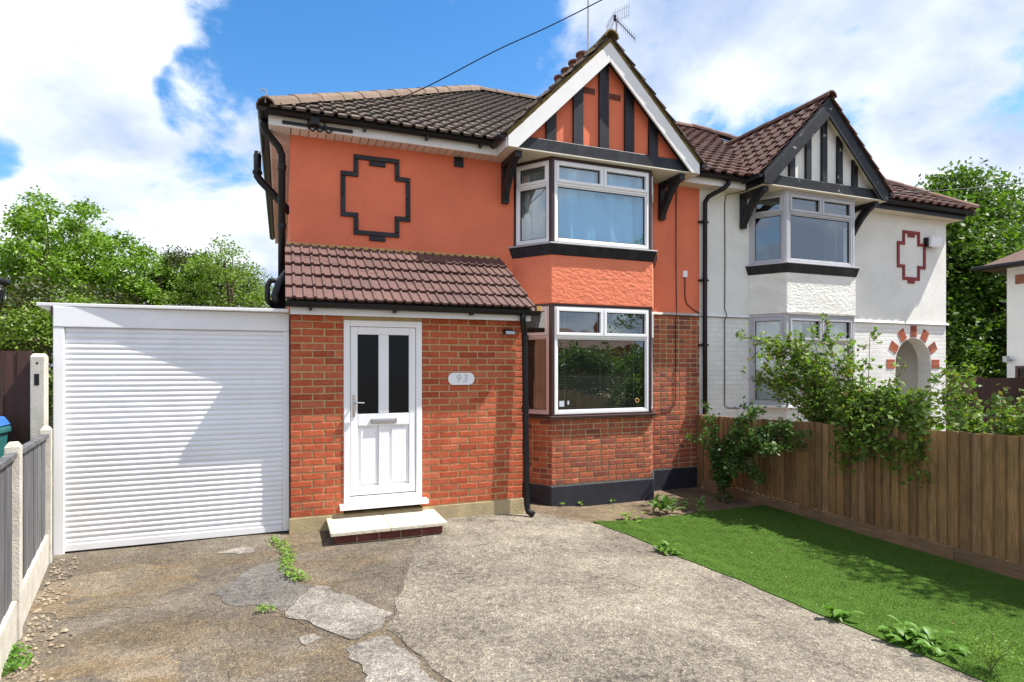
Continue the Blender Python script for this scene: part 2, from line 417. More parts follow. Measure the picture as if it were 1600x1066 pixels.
def wood_mat(name, pal, grain=(1, 1, 0.06)):
    m, nt, b, L = new_mat(name)
    geo = nd(nt, 'ShaderNodeNewGeometry')
    oi = nd(nt, 'ShaderNodeObjectInfo')
    base = ramp(nt, oi.outputs['Random'], [(i / (len(pal) - 1), c) for i, c in enumerate(pal)])
    off = nd(nt, 'ShaderNodeVectorMath', {0: geo.outputs['Position'], 1: oi.outputs['Location']}, operation='ADD').outputs[0]
    v = nd(nt, 'ShaderNodeMapping', {'Vector': off, 'Scale': grain}).outputs[0]
    n = noise(nt, v, 70, 5, 0.6, 0.5)
    cc = mixc(nt, 1.0, base, ramp(nt, n, [(0.35, (0.68, 0.66, 0.62)), (0.65, (1.22, 1.22, 1.22))]), 'MULTIPLY')
    v2 = nd(nt, 'ShaderNodeMapping', {'Vector': off, 'Scale': (1, 1, 0.5)}).outputs[0]
    vo = nd(nt, 'ShaderNodeTexVoronoi', {'Vector': v2, 'Scale': 4.5})
    kn = ramp(nt, vo.outputs['Distance'], [(0.035, (0.75, 0.75, 0.75)), (0.075, (0, 0, 0))])
    cc = mixc(nt, kn, cc, (0.065, 0.035, 0.018))
    st = noise(nt, off, 2.2, 6, 0.6)
    cc = mixc(nt, 1.0, cc, ramp(nt, st, [(0.35, (0.74, 0.76, 0.72)), (0.65, (1.1, 1.08, 1.05))]), 'MULTIPLY')
    L(cc, b.inputs['Base Color'])
    b.inputs['Roughness'].default_value = 0.8
    bp = nd(nt, 'ShaderNodeBump', {'Height': n, 'Strength': 0.45, 'Distance': 0.004})
    L(bp.outputs[0], b.inputs['Normal'])
    return m


M['gravelwood'] = wood_mat('sawn_gravel_board', [(0.20, 0.125, 0.065), (0.27, 0.175, 0.095)], (1, 0.06, 1))
M['fencewood'] = wood_mat('sawn_fence_board', [(0.185, 0.104, 0.042), (0.370, 0.222, 0.098), (0.255, 0.148, 0.062), (0.415, 0.255, 0.118), (0.200, 0.118, 0.054), (0.345, 0.200, 0.084), (0.280, 0.178, 0.090)])


def painted_brick_mat():
    m, nt, b, L = new_mat('white_painted_brick')
    tc = nd(nt, 'ShaderNodeNewGeometry')
    sp = nd(nt, 'ShaderNodeSeparateXYZ', {0: tc.outputs['Position']})
    cb = nd(nt, 'ShaderNodeCombineXYZ', {0: sp.outputs[0], 1: sp.outputs[2]})
    br = nd(nt, 'ShaderNodeTexBrick', {'Vector': cb.outputs[0], 'Color1': (0.78, 0.78, 0.76, 1), 'Color2': (0.83, 0.83, 0.81, 1), 'Mortar': (0.74, 0.74, 0.72, 1),
                                       'Scale': 1.0, 'Mortar Size': 0.007, 'Mortar Smooth': 0.5, 'Brick Width': 0.225, 'Row Height': 0.075})
    n = noise(nt, tc.outputs['Position'], 1.6, 7)
    cc = mixc(nt, 1.0, br.outputs[0], ramp(nt, n, [(0.3, (0.86, 0.86, 0.84)), (0.65, (1.04, 1.04, 1.04))]), 'MULTIPLY')
    L(cc, b.inputs['Base Color'])
    b.inputs['Roughness'].default_value = 0.75
    inv = nd(nt, 'ShaderNodeMath', {0: 1.0, 1: br.outputs['Fac']}, operation='SUBTRACT').outputs[0]
    fn = noise(nt, tc.outputs['Position'], 60, 4)
    h = nd(nt, 'ShaderNodeMath', {0: inv, 1: fn}, operation='ADD').outputs[0]
    bp = nd(nt, 'ShaderNodeBump', {'Height': h, 'Strength': 0.6, 'Distance': 0.008})
    L(bp.outputs[0], b.inputs['Normal'])
    return m


M['paintedbrick'] = painted_brick_mat()

# ================================================================== mesh helpers
WO = {}      # world origin of each object


def V(*a):
    return Vector(a)


class MB:
    def __init__(self):
        self.v = []
        self.f = []

    def add(self, vs, fs):
        b = len(self.v)
        self.v += [tuple(p) for p in vs]
        self.f += [tuple(i + b for i in f) for f in fs]
        return self

    def box(self, x0, x1, y0, y1, z0, z1):
        vs = [(x0, y0, z0), (x1, y0, z0), (x1, y1, z0), (x0, y1, z0), (x0, y0, z1), (x1, y0, z1), (x1, y1, z1), (x0, y1, z1)]
        return self.add(vs, [(0, 3, 2, 1), (4, 5, 6, 7), (0, 1, 5, 4), (1, 2, 6, 5), (2, 3, 7, 6), (3, 0, 4, 7)])

    def obox(self, o, u, w, n, a, b, c):
        """box from corner o along u*a, w*b, n*c"""
        o, u, w, n = V(*o), V(*u) * a, V(*w) * b, V(*n) * c
        vs = [o, o + u, o + u + w, o + w, o + n, o + u + n, o + u + w + n, o + w + n]
        return self.add(vs, [(0, 3, 2, 1), (4, 5, 6, 7), (0, 1, 5, 4), (1, 2, 6, 5), (2, 3, 7, 6), (3, 0, 4, 7)])

    def prism(self, poly, d):
        """poly: list of 3D points, extruded by vector d"""
        n = len(poly)
        d = V(*d)
        p = [V(*q) for q in poly]
        vs = p + [q + d for q in p]
        fs = [tuple(range(n))[::-1], tuple(range(n, 2 * n))]
        for i in range(n):
            j = (i + 1) % n
            fs.append((i, j, j + n, i + n))
        return self.add(vs, fs)

    def tube(self, pts, r, seg=8, caps=True, r2=None):
        pts = [V(*p) for p in pts]
        n = len(pts)
        rings = []
        prev = None
        for i, p in enumerate(pts):
            if i == 0:
                t = pts[1] - pts[0]
            elif i == n - 1:
                t = pts[-1] - pts[-2]
            else:
                t = (pts[i + 1] - pts[i]).normalized() + (pts[i] - pts[i - 1]).normalized()
            if t.length < 1e-9:
                t = V(0, 0, 1)
            t.normalize()
            ref = prev if prev is not None else (V(0, 0, 1) if abs(t.z) < 0.9 else V(1, 0, 0))
            a = ref - t * ref.dot(t)
            if a.length < 1e-6:
                a = t.orthogonal()
            a.normalize()
            prev = a
            b = t.cross(a)
            rr = r if r2 is None else r + (r2 - r) * i / (n - 1)
            rings.append([p + (a * math.cos(k * 2 * math.pi / seg) + b * math.sin(k * 2 * math.pi / seg)) * rr for k in range(seg)])
        vs = [q for ring in rings for q in ring]
        fs = []
        for i in range(n - 1):
            for k in range(seg):
                k2 = (k + 1) % seg
                fs.append((i * seg + k, i * seg + k2, (i + 1) * seg + k2, (i + 1) * seg + k))
        if caps:
            fs.append(tuple(range(seg))[::-1])
            fs.append(tuple(range((n - 1) * seg, n * seg)))
        return self.add(vs, fs)

    def build(self, name, mat, parent=None, smooth=False, bevel=0.0, recalc=True, origin=None):
        a = np.array(self.v, dtype=float)
        if origin is None:
            lo, hi = a.min(0), a.max(0)
            origin = ((lo[0] + hi[0]) / 2, (lo[1] + hi[1]) / 2, lo[2])
        a = a - np.array(origin)
        me = bpy.data.meshes.new(name)
        me.from_pydata(a.tolist(), [], self.f)
        if recalc:
            bm = bmesh.new()
            bm.from_mesh(me)
            bmesh.ops.recalc_face_normals(bm, faces=bm.faces)
            bm.to_mesh(me)
            bm.free()
        if smooth:
            for p in me.polygons:
                p.use_smooth = True
        me.materials.append(M[mat] if isinstance(mat, str) else mat)
        o = link(name, me, origin, parent)
        if bevel:
            bv = o.modifiers.new('bevel', 'BEVEL')
            bv.width = bevel
            bv.segments = 2
            bv.limit_method = 'ANGLE'
            bv.angle_limit = rad(40)
        return o


def link(name, data, origin, parent=None, rot=None):
    o = bpy.data.objects.new(name, data)
    COL.objects.link(o)
    po = WO[parent.name] if parent else V(0, 0, 0)
    o.location = V(*origin) - po
    if parent:
        o.parent = parent
    if rot is not None:
        o.rotation_euler = rot
    WO[o.name] = V(*origin)
    return o


def thing(name, label, cat, loc, group=None):
    o = link(name, None, loc)
    o.empty_display_size = 0.2
    return tag(o, label, cat, group)


def tag(o, label, cat, group=None):
    o['label'] = label
    o['category'] = cat
    if group:
        o['group'] = group
    return o


def struct(o):
    o['kind'] = 'structure'
    return o


def g(x):
    """ground level: the plot falls a little to the right of the porch"""
    return -0.13 * min(1.0, max(0.0, (x - 2.2) / 1.6))


# brick meshes, shared between bricks of one size
_bm = {}


def brick_mesh(L, h, d, mat, var):
    key = (round(L, 3), round(h, 3), round(d, 3), mat, var)
    if key in _bm:
        return _bm[key]
    rr = random.Random(hash((round(L * 1000), var, 5)))
    c = 0.006
    vs = []
    for (dx, y) in ((0, d), (0, c), (c, 0)):
        for sx, sz in ((-1, -1), (1, -1), (1, 1), (-1, 1)):
            j = 0.0022
            vs.append((sx * (L / 2 - dx) + rr.uniform(-j, j), y, sz * (h / 2 - dx) + rr.uniform(-j, j)))
    fs = []
    for k in (0, 4):
        for i in range(4):
            j = (i + 1) % 4
            fs.append((k + i, k + j, k + 4 + j, k + 4 + i))
    fs.append((8, 9, 10, 11))
    me = bpy.data.meshes.new('brick')
    me.from_pydata(vs, [], fs)
    me.materials.append(M[mat])
    _bm[key] = me
    return me


def brick_runs(length, bond, row, rr):
    """start and end of the bricks in one course"""
    S_, H_, J = 0.212, 0.1005, 0.013
    out = []
    if bond == 'stretcher':
        u = -(S_ + J) * (0.5 if row % 2 else 0.02)
        while u < length:
            out.append((u, u + S_))
            u += S_ + J
    else:
        u = -(0.05 if row % 2 else 0.16)
        k = row % 2
        while u < length:
            w = H_ if (row % 2 == 0 or (k % 3 == 2)) and rr.random() < 0.8 else S_
            out.append((u, u + w))
            u += w + J
            k += 1
    return out


def brick_field(parent, o, u, n, length, z0, z1, course, mat, bond='stretcher', holes=(), joined=None, depth=0.03, seed=1, ends=(0, 0)):
    rr = random.Random(seed)
    o, u, n = V(*o), V(*u).normalized(), V(*n).normalized()
    ang = math.atan2(u.y, u.x)
    rows = int(round((z1 - z0) / course))
    course = (z1 - z0) / rows
    h = course - 0.0135
    cnt = 0
    for r_ in range(rows):
        zc = z0 + (r_ + 0.5) * course
        for (a, b) in brick_runs(length, bond, r_, rr):
            a, b = max(a, ends[0]), min(b, length - ends[1])
            segs = [(a, b)]
            for (h0, h1, hz0, hz1) in holes:
                if zc + h * 0.4 > hz0 and zc - h * 0.4 < hz1:
                    ns = []
                    for (p, q) in segs:
                        if q <= h0 or p >= h1:
                            ns.append((p, q))
                        else:
                            if p < h0:
                                ns.append((p, h0))
                            if q > h1:
                                ns.append((h1, q))
                    segs = ns
            for (p, q) in segs:
                L = round(q - p, 2) if joined is None else q - p
                if L < 0.03:
                    continue
                c = o + u * ((p + q) / 2) + n * rr.uniform(-0.002, 0.002)
                c.z = zc + rr.uniform(-0.0015, 0.0015)
                if joined is not None:
                    me = brick_mesh(round(L, 2), h, depth, mat, rr.randrange(3))
                    mt = Matrix.Translation(c) @ Matrix.Rotation(ang, 4, 'Z')
                    joined.add([mt @ v.co for v in me.vertices], [tuple(pl.vertices) for pl in me.polygons])
                else:
                    me = brick_mesh(L, h, depth, mat, rr.randrange(4))
                    ob = link('brick', me, c, parent)
                    ob.rotation_euler = (rr.uniform(-0.004, 0.004), rr.uniform(-0.006, 0.006), ang)
                cnt += 1
    return cnt


def grid_wall(name, mat, parent, x0, x1, z0, z1, y0, y1, holes):
    """a wall slab between y0 (outside) and y1 with rectangular holes (xa, xb, za, zb)"""
    xs = sorted({x0, x1} | {h[0] for h in holes} | {h[1] for h in holes})
    zs = sorted({z0, z1} | {h[2] for h in holes} | {h[3] for h in holes})
    b = MB()
    for i in range(len(xs) - 1):
        for j in range(len(zs) - 1):
            cx, cz = (xs[i] + xs[i + 1]) / 2, (zs[j] + zs[j + 1]) / 2
            if any(h[0] < cx < h[1] and h[2] < cz < h[3] for h in holes):
                continue
            for (y, flip) in ((y0, 0), (y1, 1)):
                q = [(xs[i], y, zs[j]), (xs[i + 1], y, zs[j]), (xs[i + 1], y, zs[j + 1]), (xs[i], y, zs[j + 1])]
                b.add(q if not flip else q[::-1], [(0, 1, 2, 3)])
    def rim(xa, xb, za, zb):
        b.add([(xa, y0, za), (xb, y0, za), (xb, y1, za), (xa, y1, za), (xa, y0, zb), (xb, y0, zb), (xb, y1, zb), (xa, y1, zb)],
              [(0, 1, 2, 3), (4, 5, 6, 7), (0, 4, 7, 3), (1, 5, 6, 2)])
    rim(x0, x1, z0, z1)
    for h in holes:
        rim(*h)
    return b.build(name, mat, parent, recalc=False)


# ------------------------------------------------------------------ roof tiles
def tile_mesh(width, length, rolls, mat, roll_h=0.028, thick=0.022, pan=0.62):
    p = []
    w = width / rolls
    for k in range(rolls):
        b = k * w
        p += [(b, 0), (b + w * pan, 0), (b + w * (pan + 0.12), roll_h), (b + w * 0.94, roll_h)]
    p.append((width - 0.004, 0))
    n = len(p)
    lift = 0.020
    vs = [(x - width / 2, 0, z + lift + thick) for x, z in p] + [(x - width / 2, length, z + thick * 0.3) for x, z in p] + [(x - width / 2, 0.004, z + lift - 0.006) for x, z in p]
    fs = []
    for i in range(n - 1):
        fs.append((i, i + 1, n + i + 1, n + i))
        fs.append((2 * n + i, 2 * n + i + 1, i + 1, i))
    fs.append((0, n, 2 * n))
    fs.append((n - 1, 3 * n - 1, 2 * n - 1))
    me = bpy.data.meshes.new('roof_tile')
    me.from_pydata(vs, [], fs)
    me.materials.append(M[mat])
    return me


def roof_field(parent, o, u, s, width, slope, gauge, tw, rolls, mat, clip=(), stagger=True, keep=None, seed=3, name='roof_tile', roll_h=0.028, pan=0.62, mats=None):
    """tiles on the plane through o: u runs along the eave, s up the slope. clip: half planes (a, b, c): keep a*u+b*s<=c"""
    rr = random.Random(seed)
    o, u, s = V(*o), V(*u).normalized(), V(*s).normalized()
    n = u.cross(s)
    if n.z < 0:
        n = -n
    me = tile_mesh(tw, gauge + 0.05, rolls, mat, roll_h, pan=pan)
    rows = int(math.ceil(slope / gauge - 1e-6))
    basis = Matrix((u, s, u.cross(s))).transposed()
    if u.cross(s).z < 0:
        basis = Matrix((u, s, n)).transposed()
    cnt = 0
    for r_ in range(rows):
        off = -tw * 0.5 if (stagger and r_ % 2) else 0
        a = off
        while a < width + 0.01:
            cu, cs = a + tw / 2, r_ * gauge
            a += tw
            corners = [(cu - tw / 2, cs), (cu + tw / 2, cs), (cu - tw / 2, cs + gauge), (cu + tw / 2, cs + gauge)]
            hp = list(clip) + [(-1, 0, 0), (1, 0, width), (0, 1, slope)]
            status = 1
            cuts = []
            for (ca, cb_, cc) in hp:
                ins = [ca * x + cb_ * y <= cc + 1e-4 for x, y in corners]
                if not any(ins):
                    status = 0
                    break
                if not all(ins):
                    cuts.append((ca, cb_, cc))
            if not status:
                continue
            data = me
            if cuts:
                data = me.copy()
                bm = bmesh.new()
                bm.from_mesh(data)
                for (ca, cb_, cc) in cuts:
                    # local plane: point p=(x,y): ca*(cu+x)+cb*(cs+y)=cc
                    nn = V(ca, cb_, 0)
                    k = (cc - ca * cu - cb_ * cs) / nn.length_squared
                    bmesh.ops.bisect_plane(bm, geom=bm.verts[:] + bm.edges[:] + bm.faces[:], plane_co=nn * k, plane_no=nn, clear_outer=True)
                nf = len(bm.faces)
                bm.to_mesh(data)
                bm.free()
                if nf < 3:
                    continue
            pos = o + u * cu + s * cs
            if keep and not keep(pos):
                continue
            ob = link(name, data, pos + n * rr.uniform(-0.003, 0.003), parent)
            e = basis.to_4x4() @ Matrix.Rotation(rr.uniform(-0.006, 0.006), 4, 'Z')
            ob.rotation_euler = e.to_euler()
            cnt += 1
    return cnt


def ridge_tiles(parent, a, b, n, r, mat, name='ridge_tile', up=(0, 0, 1), flat=0.75):
    """half-round tiles laid end to end from a to b"""
    a, b = V(*a), V(*b)
    t = (b - a)
    L = t.length / n
    t.normalize()
    side = t.cross(V(*up)).normalized()
    upv = side.cross(t).normalized()
    seg = 7
    vs, fs = [], []
    for (y, rr) in ((0, r * 1.06), (L + 0.02, r * 0.98)):
        for k in range(seg):
            an = math.pi * k / (seg - 1)
            vs.append((math.cos(an) * rr, y, math.sin(an) * rr * flat))
        for k in range(seg):
            an = math.pi * k / (seg - 1)
            vs.append((math.cos(an) * (rr - 0.018), y, math.sin(an) * (rr - 0.018) * flat - 0.004))
    s2 = 2 * seg
    for k in range(seg - 1):
        fs.append((k, k + 1, s2 + k + 1, s2 + k))
        fs.append((k, seg + k, seg + k + 1, k + 1))
        fs.append((s2 + k, s2 + k + 1, s2 + seg + k + 1, s2 + seg + k))
    me = bpy.data.meshes.new(name)
    me.from_pydata(vs, [], fs)
    me.materials.append(M[mat])
    basis = Matrix((side, t, upv)).transposed().to_4x4()
    for i in range(n):
        ob = link(name, me, a + t * (L * i) + upv * R.uniform(-0.004, 0.004), parent)
        ob.rotation_euler = (basis @ Matrix.Rotation(R.uniform(-0.012, 0.012), 4, 'Z')).to_euler()


# ------------------------------------------------------------------ windows
def frame_bars(mb, T, u0, u1, z0, z1, w, d0, d1):
    """rectangular frame of four butted bars in the local (u, d, z) space mapped by T"""
    def bar(a, b, c, e):
        vs = [T(a, d0, c), T(b, d0, c), T(b, d1, c), T(a, d1, c), T(a, d0, e), T(b, d0, e), T(b, d1, e), T(a, d1, e)]
        mb.add(vs, [(0, 3, 2, 1), (4, 5, 6, 7), (0, 1, 5, 4), (1, 2, 6, 5), (2, 3, 7, 6), (3, 0, 4, 7)])
    bar(u0, u0 + w, z0, z1)
    bar(u1 - w, u1, z0, z1)
    bar(u0 + w, u1 - w, z0, z0 + w)
    bar(u0 + w, u1 - w, z1 - w, z1)


def lbox(mb, T, u0, u1, d0, d1, z0, z1):
    vs = [T(u0, d0, z0), T(u1, d0, z0), T(u1, d1, z0), T(u0, d1, z0), T(u0, d0, z1), T(u1, d0, z1), T(u1, d1, z1), T(u0, d1, z1)]
    mb.add(vs, [(0, 3, 2, 1), (4, 5, 6, 7), (0, 1, 5, 4), (1, 2, 6, 5), (2, 3, 7, 6), (3, 0, 4, 7)])


def window(parent, p0, p1, z0, z1, split, mat='upvc', trans=0.275, inset0=0.0, inset1=0.0, name='window'):
    """a framed light between plan points p0 and p1 (outside on the right-hand side walking p0 to p1)"""
    p0, p1 = V(p0[0], p0[1], 0), V(p1[0], p1[1], 0)
    U = (p1 - p0).normalized()
    Nn = V(U.y, -U.x, 0)
    L = (p1 - p0).length

    def T(u, d, z):
        q = p0 + U * u + Nn * d
        return (q.x, q.y, z)
    a, b = inset0, L - inset1
    fw = 0.040
    mb = MB()
    frame_bars(mb, T, a, b, z0, z1, fw, -0.065, 0.0)
    zt = z1 - (z1 - z0) * trans
    lbox(mb, T, a + fw, b - fw, -0.064, -0.001, zt - 0.024, zt + 0.024)
    lights = []
    if split:
        m = (a + b) / 2
        lbox(mb, T, m - 0.024, m + 0.024, -0.064, -0.001, zt + 0.024, z1 - fw)
        lights += [(a + fw, m - 0.024, zt + 0.024, z1 - fw, 1), (m + 0.024, b - fw, zt + 0.024, z1 - fw, 1)]
    else:
        lights += [(a + fw, b - fw, zt + 0.024, z1 - fw, 1)]
    lights.append((a + fw, b - fw, z0 + fw, zt - 0.024, 0))
    w = mb.build(name, mat, parent, bevel=0.006)
    for (u0, u1, a0, a1, opens) in lights:
        s = MB()
        if opens:
            frame_bars(s, T, u0 - 0.016, u1 + 0.016, a0 - 0.016, a1 + 0.016, 0.040, -0.03, 0.016)
            k = 0.024
        else:
            frame_bars(s, T, u0, u1, a0, a1, 0.020, -0.05, -0.014)
            k = 0.020
        s.build('sash', mat, w, bevel=0.005)
        gk = MB()
        frame_bars(gk, T, u0 + k - 0.001, u1 - k + 0.001, a0 + k - 0.001, a1 - k + 0.001, 0.007, -0.05, -0.018)
        gk.build('gasket', 'black', w)
        pn = MB()
        lbox(pn, T, u0 + k - 0.003, u1 - k + 0.003, -0.034, -0.030, a0 + k - 0.003, a1 - k + 0.003)
        pn.build('pane', 'glass', w)
    return w


def curtain(name, label, p0, p1, z0, z1, mat, folds, amp, off, group=None, droop=0.0, seed=1):
    """hanging cloth with folds behind the glass line p0-p1"""
    p0, p1 = V(p0[0], p0[1], 0), V(p1[0], p1[1], 0)
    U = (p1 - p0).normalized()
    Nn = V(U.y, -U.x, 0)
    L = (p1 - p0).length
    nu, nz = folds * 8, 14
    rr = random.Random(seed)
    ph = [rr.uniform(0, 6.28) for _ in range(6)]
    mb = MB()
    vs, fs = [], []
    for back in (0, 1):
        for j in range(nz + 1):
            t = j / nz
            for i in range(nu + 1):
                s = i / nu
                w = math.sin(s * folds * 6.283 + ph[0] + 0.9 * math.sin(t * 2.0 + s * 5 + ph[1])) * amp * (0.5 + 0.5 * math.sin(s * 9 + ph[2]) ** 2)
                w += math.sin(s * folds * 2.3 * 6.283 + ph[3] + t * 2.5) * amp * 0.3
                d = off + w - (0.002 if back else 0)
                q = p0 + U * (L * s) + Nn * d
                vs.append((q.x, q.y, z0 + (z1 - z0) * t - droop * math.sin(s * 3.14159 * 2) ** 2 * t))
    k = (nz + 1) * (nu + 1)
    for j in range(nz):
        for i in range(nu):
            a = j * (nu + 1) + i
            fs.append((a, a + 1, a + nu + 2, a + nu + 1))
            fs.append((k + a, k + a + nu + 1, k + a + nu + 2, k + a + 1))
    mb.add(vs, fs)
    o = mb.build(name, mat, None, smooth=True, recalc=False)
    return tag(o, label, 'curtain', group)


def gutter(parent, a, b, r=0.055, mat='black', name='gutter'):
    """half-round gutter trough from a to b with a rolled lip"""
    a, b = V(*a), V(*b)
    t = (b - a).normalized()
    side = V(-t.y, t.x, 0).normalized()
    seg = 9
    mb = MB()
    vs, fs = [], []
    for p in (a, b):
        for rr in (r, r - 0.006):
            for k in range(seg):
                an = math.pi + math.pi * k / (seg - 1)
                q = p + side * (math.cos(an) * rr) + V(0, 0, 1) * (math.sin(an) * rr * 1.05)
                vs.append(q)
    for k in range(seg - 1):
        fs.append((k, k + 1, 2 * seg + k + 1, 2 * seg + k))
        fs.append((seg + k, 3 * seg + k, 3 * seg + k + 1, seg + k + 1))
        fs.append((k, seg + k, seg + k + 1, k + 1))
        fs.append((2 * seg + k, 2 * seg + k + 1, 3 * seg + k + 1, 3 * seg + k))
    fs.append((0, 2 * seg, 3 * seg, seg))
    fs.append((seg - 1, 2 * seg - 1, 4 * seg - 1, 3 * seg - 1))
    # end stops
    fs.append(tuple(range(seg)))
    fs.append(tuple(range(2 * seg, 3 * seg))[::-1])
    mb.add(vs, fs)
    return mb.build(name, mat, parent, smooth=False, recalc=False)



# ================================================================== the ground
def build_ground():
    # one sheet to the horizon, following the fall of the plot
    xs = [-600, -60, -12, -4, 0, 2.2, 2.6, 3.0, 3.4, 3.8, 5, 7, 12, 60, 600]
    ys = [-600, -60, -12, -3, 0, 3, 6, 9, 15, 60, 600]
    mb = MB()
    vs = [(x, y, g(x) - 0.012) for y in ys for x in xs]
    n = len(xs)
    fs = [(j * n + i, j * n + i + 1, (j + 1) * n + i + 1, (j + 1) * n + i) for j in range(len(ys) - 1) for i in range(n - 1)]
    mb.add(vs, fs)
    struct(mb.build('ground', 'soil', recalc=False))


build_ground()


def lawn_edge(y):
    return 4.13 - 0.125 * y + 0.012 * math.sin(y * 5.1) + 0.008 * math.sin(y * 13.0)


BOUND = [(-4.0, 1.3), (1.5, 1.05), (3.19, 0.84), (3.58, 0.73), (3.89, 0.65), (4.34, 0.79), (4.98, 1.00), (5.66, 1.22), (6.3, 1.55), (7.5, 2.0)]


def slab_bound(y):
    for (a, xa), (b, xb) in zip(BOUND, BOUND[1:]):
        if a <= y <= b:
            t = (y - a) / (b - a)
            return xa + (xb - xa) * t + 0.018 * math.sin(y * 17) + 0.012 * math.sin(y * 41 + 1)
    return BOUND[-1][1]


def undul(x, y):
    return 0.006 * math.sin(x * 2.1 + y * 1.3) + 0.004 * math.sin(x * 5.3 - y * 3.1) + 0.002 * math.sin(x * 13 + y * 17)


def ribbon(name, mat, fl, fr, y0, y1, dz, ny=90, nx=26, skirt=0.03):
    mb = MB()
    vs, fs = [], []
    for j in range(ny + 1):
        y = y0 + (y1 - y0) * j / ny
        a, b = fl(y), fr(y)
        for i in range(nx + 1):
            x = a + (b - a) * i / nx
            vs.append((x, y, g(x) + dz + undul(x, y) * 0.6))
    w = nx + 1
    for j in range(ny):
        for i in range(nx):
            k = j * w + i
            fs.append((k, k + 1, k + w + 1, k + w))
    ring = [i for i in range(w)] + [j * w + nx for j in range(1, ny + 1)] + [ny * w + i for i in range(nx - 1, -1, -1)] + [j * w for j in range(ny - 1, 0, -1)]
    b0 = len(vs)
    for k in ring:
        vs.append((vs[k][0], vs[k][1], vs[k][2] - skirt))
    m = len(ring)
    for i in range(m):
        j = (i + 1) % m
        fs.append((ring[j], ring[i], b0 + i, b0 + j))
    mb.add(vs, fs)
    return struct(mb.build(name, mat, smooth=False, recalc=False))


ribbon('driveway_right', 'slab_right', lambda y: slab_bound(y), lambda y: min(lawn_edge(y), 4.4) if y < 5.95 else 3.35 - (y - 5.95) * 0.9, -4.0, 6.62, 0.008)
ribbon('driveway_left', 'slab_left', lambda y: -2.3, lambda y: slab_bound(y) + 0.03, -4.0, 6.75, 0.004)


def patch(name, mat, poly, dz, seed, rough=0.018):
    """a thin irregular sheet of later concrete lying on the drive"""
    rr = random.Random(seed)
    pts = []
    n = len(poly)
    for i in range(n):
        a, b = V(*poly[i], 0), V(*poly[(i + 1) % n], 0)
        k = max(2, int((b - a).length / 0.035))
        for j in range(k):
            p = a.lerp(b, j / k)
            q = (i * 3.1 + j * 0.31) + seed
            pts.append((p.x + rough * (math.sin(p.y * 19 + seed) + 0.6 * math.sin(p.y * 47 + p.x * 31)) + rr.gauss(0, 0.002), p.y + rough * (math.sin(p.x * 17 + seed) + 0.6 * math.sin(p.x * 43 + p.y * 29)) + rr.gauss(0, 0.002)))
    me = bpy.data.meshes.new(name)
    bm = bmesh.new()
    top = [bm.verts.new((x, y, dz + undul(x, y) * 0.6)) for x, y in pts]
    bot = [bm.verts.new((x, y, -0.02)) for x, y in pts]
    f = bm.faces.new(top)
    for i in range(len(top)):
        j = (i + 1) % len(top)
        bm.faces.new((top[i], top[j], bot[j], bot[i]))
    bmesh.ops.triangulate(bm, faces=[f])
    bmesh.ops.recalc_face_normals(bm, faces=bm.faces)
    bm.to_mesh(me)
    bm.free()
    me.materials.append(M[mat])
    return struct(link(name, me, (0, 0, 0)))


patch('driveway_patch_grey', 'patch_grey', [(-0.51, 4.95), (-0.21, 5.56), (-0.0, 5.52), (0.14, 4.98), (0.22, 4.86), (0.10, 4.62), (0.0, 4.45), (-0.2, 4.66), (-0.35, 4.72)], 0.0075, 3)
patch('driveway_patch_pale', 'patch_pale', [(0.0, 4.44), (0.11, 4.62), (0.23, 4.85), (0.32, 4.78), (0.52, 4.44), (0.70, 4.13), (0.62, 3.92), (0.39, 3.84), (0.23, 4.05)], 0.0115, 4)
patch('driveway_patch_broken', 'patch_pale', [(0.36, 3.76), (0.60, 3.80), (0.69, 3.64), (0.76, 3.29), (0.78, 3.10), (0.48, 3.1), (0.41, 3.5)], 0.0100, 5)
patch('driveway_patch_sandy', 'patch_sand', [(-1.55, 4.05), (-1.1, 4.35), (-0.75, 4.2), (-0.55, 3.9), (-0.5, 3.3), (-0.9, 2.9), (-1.6, 3.0)], 0.0075, 6, 0.03)
patch('driveway_patch_ochre', 'patch_sand', [(-1.75, 5.7), (-1.2, 5.95), (-0.75, 5.75), (-0.62, 5.3), (-0.95, 4.95), (-1.45, 4.85), (-1.72, 5.2)], 0.0070, 8, 0.03)
patch('driveway_patch_plaster', 'patch_pale', [(-0.55, 6.02), (-0.36, 6.15), (-0.20, 6.10), (-0.24, 5.96), (-0.42, 5.93)], 0.0090, 9, 0.02)
patch('driveway_patch_spot', 'patch_pale', [(0.10, 3.98), (0.21, 3.99), (0.22, 3.90), (0.12, 3.86)], 0.0095, 10, 0.012)
patch('driveway_patch_house', 'patch_sand', [(0.06, 6.44), (0.45, 6.44), (0.42, 6.2), (0.35, 6.05), (0.1, 6.0), (0.0, 6.15)], 0.0080, 11, 0.015)


def crack(name, pts, w, seed):
    rr = random.Random(seed)
    path = []
    for a, b in zip(pts, pts[1:]):
        a, b = V(*a, 0), V(*b, 0)
        k = max(2, int((b - a).length / 0.05))
        for j in range(k):
            p = a.lerp(b, j / k)
            path.append(V(p.x + rr.gauss(0, 0.012), p.y + rr.gauss(0, 0.012), 0))
    mb = MB()
    vs, fs = [], []
    for i, p in enumerate(path):
        t = (path[min(i + 1, len(path) - 1)] - path[max(i - 1, 0)]).normalized()
        n = V(-t.y, t.x, 0)
        ww = w * rr.uniform(0.3, 1.2) / 2
        for s in (-1, 1):
            q = p + n * (s * ww)
            vs.append((q.x, q.y, g(q.x) + undul(q.x, q.y) * 0.6 + 0.0150))
    for i in range(len(path) - 1):
        fs.append((2 * i, 2 * i + 1, 2 * i + 3, 2 * i + 2))
    mb.add(vs, fs)
    return struct(mb.build(name, 'crack', recalc=True))


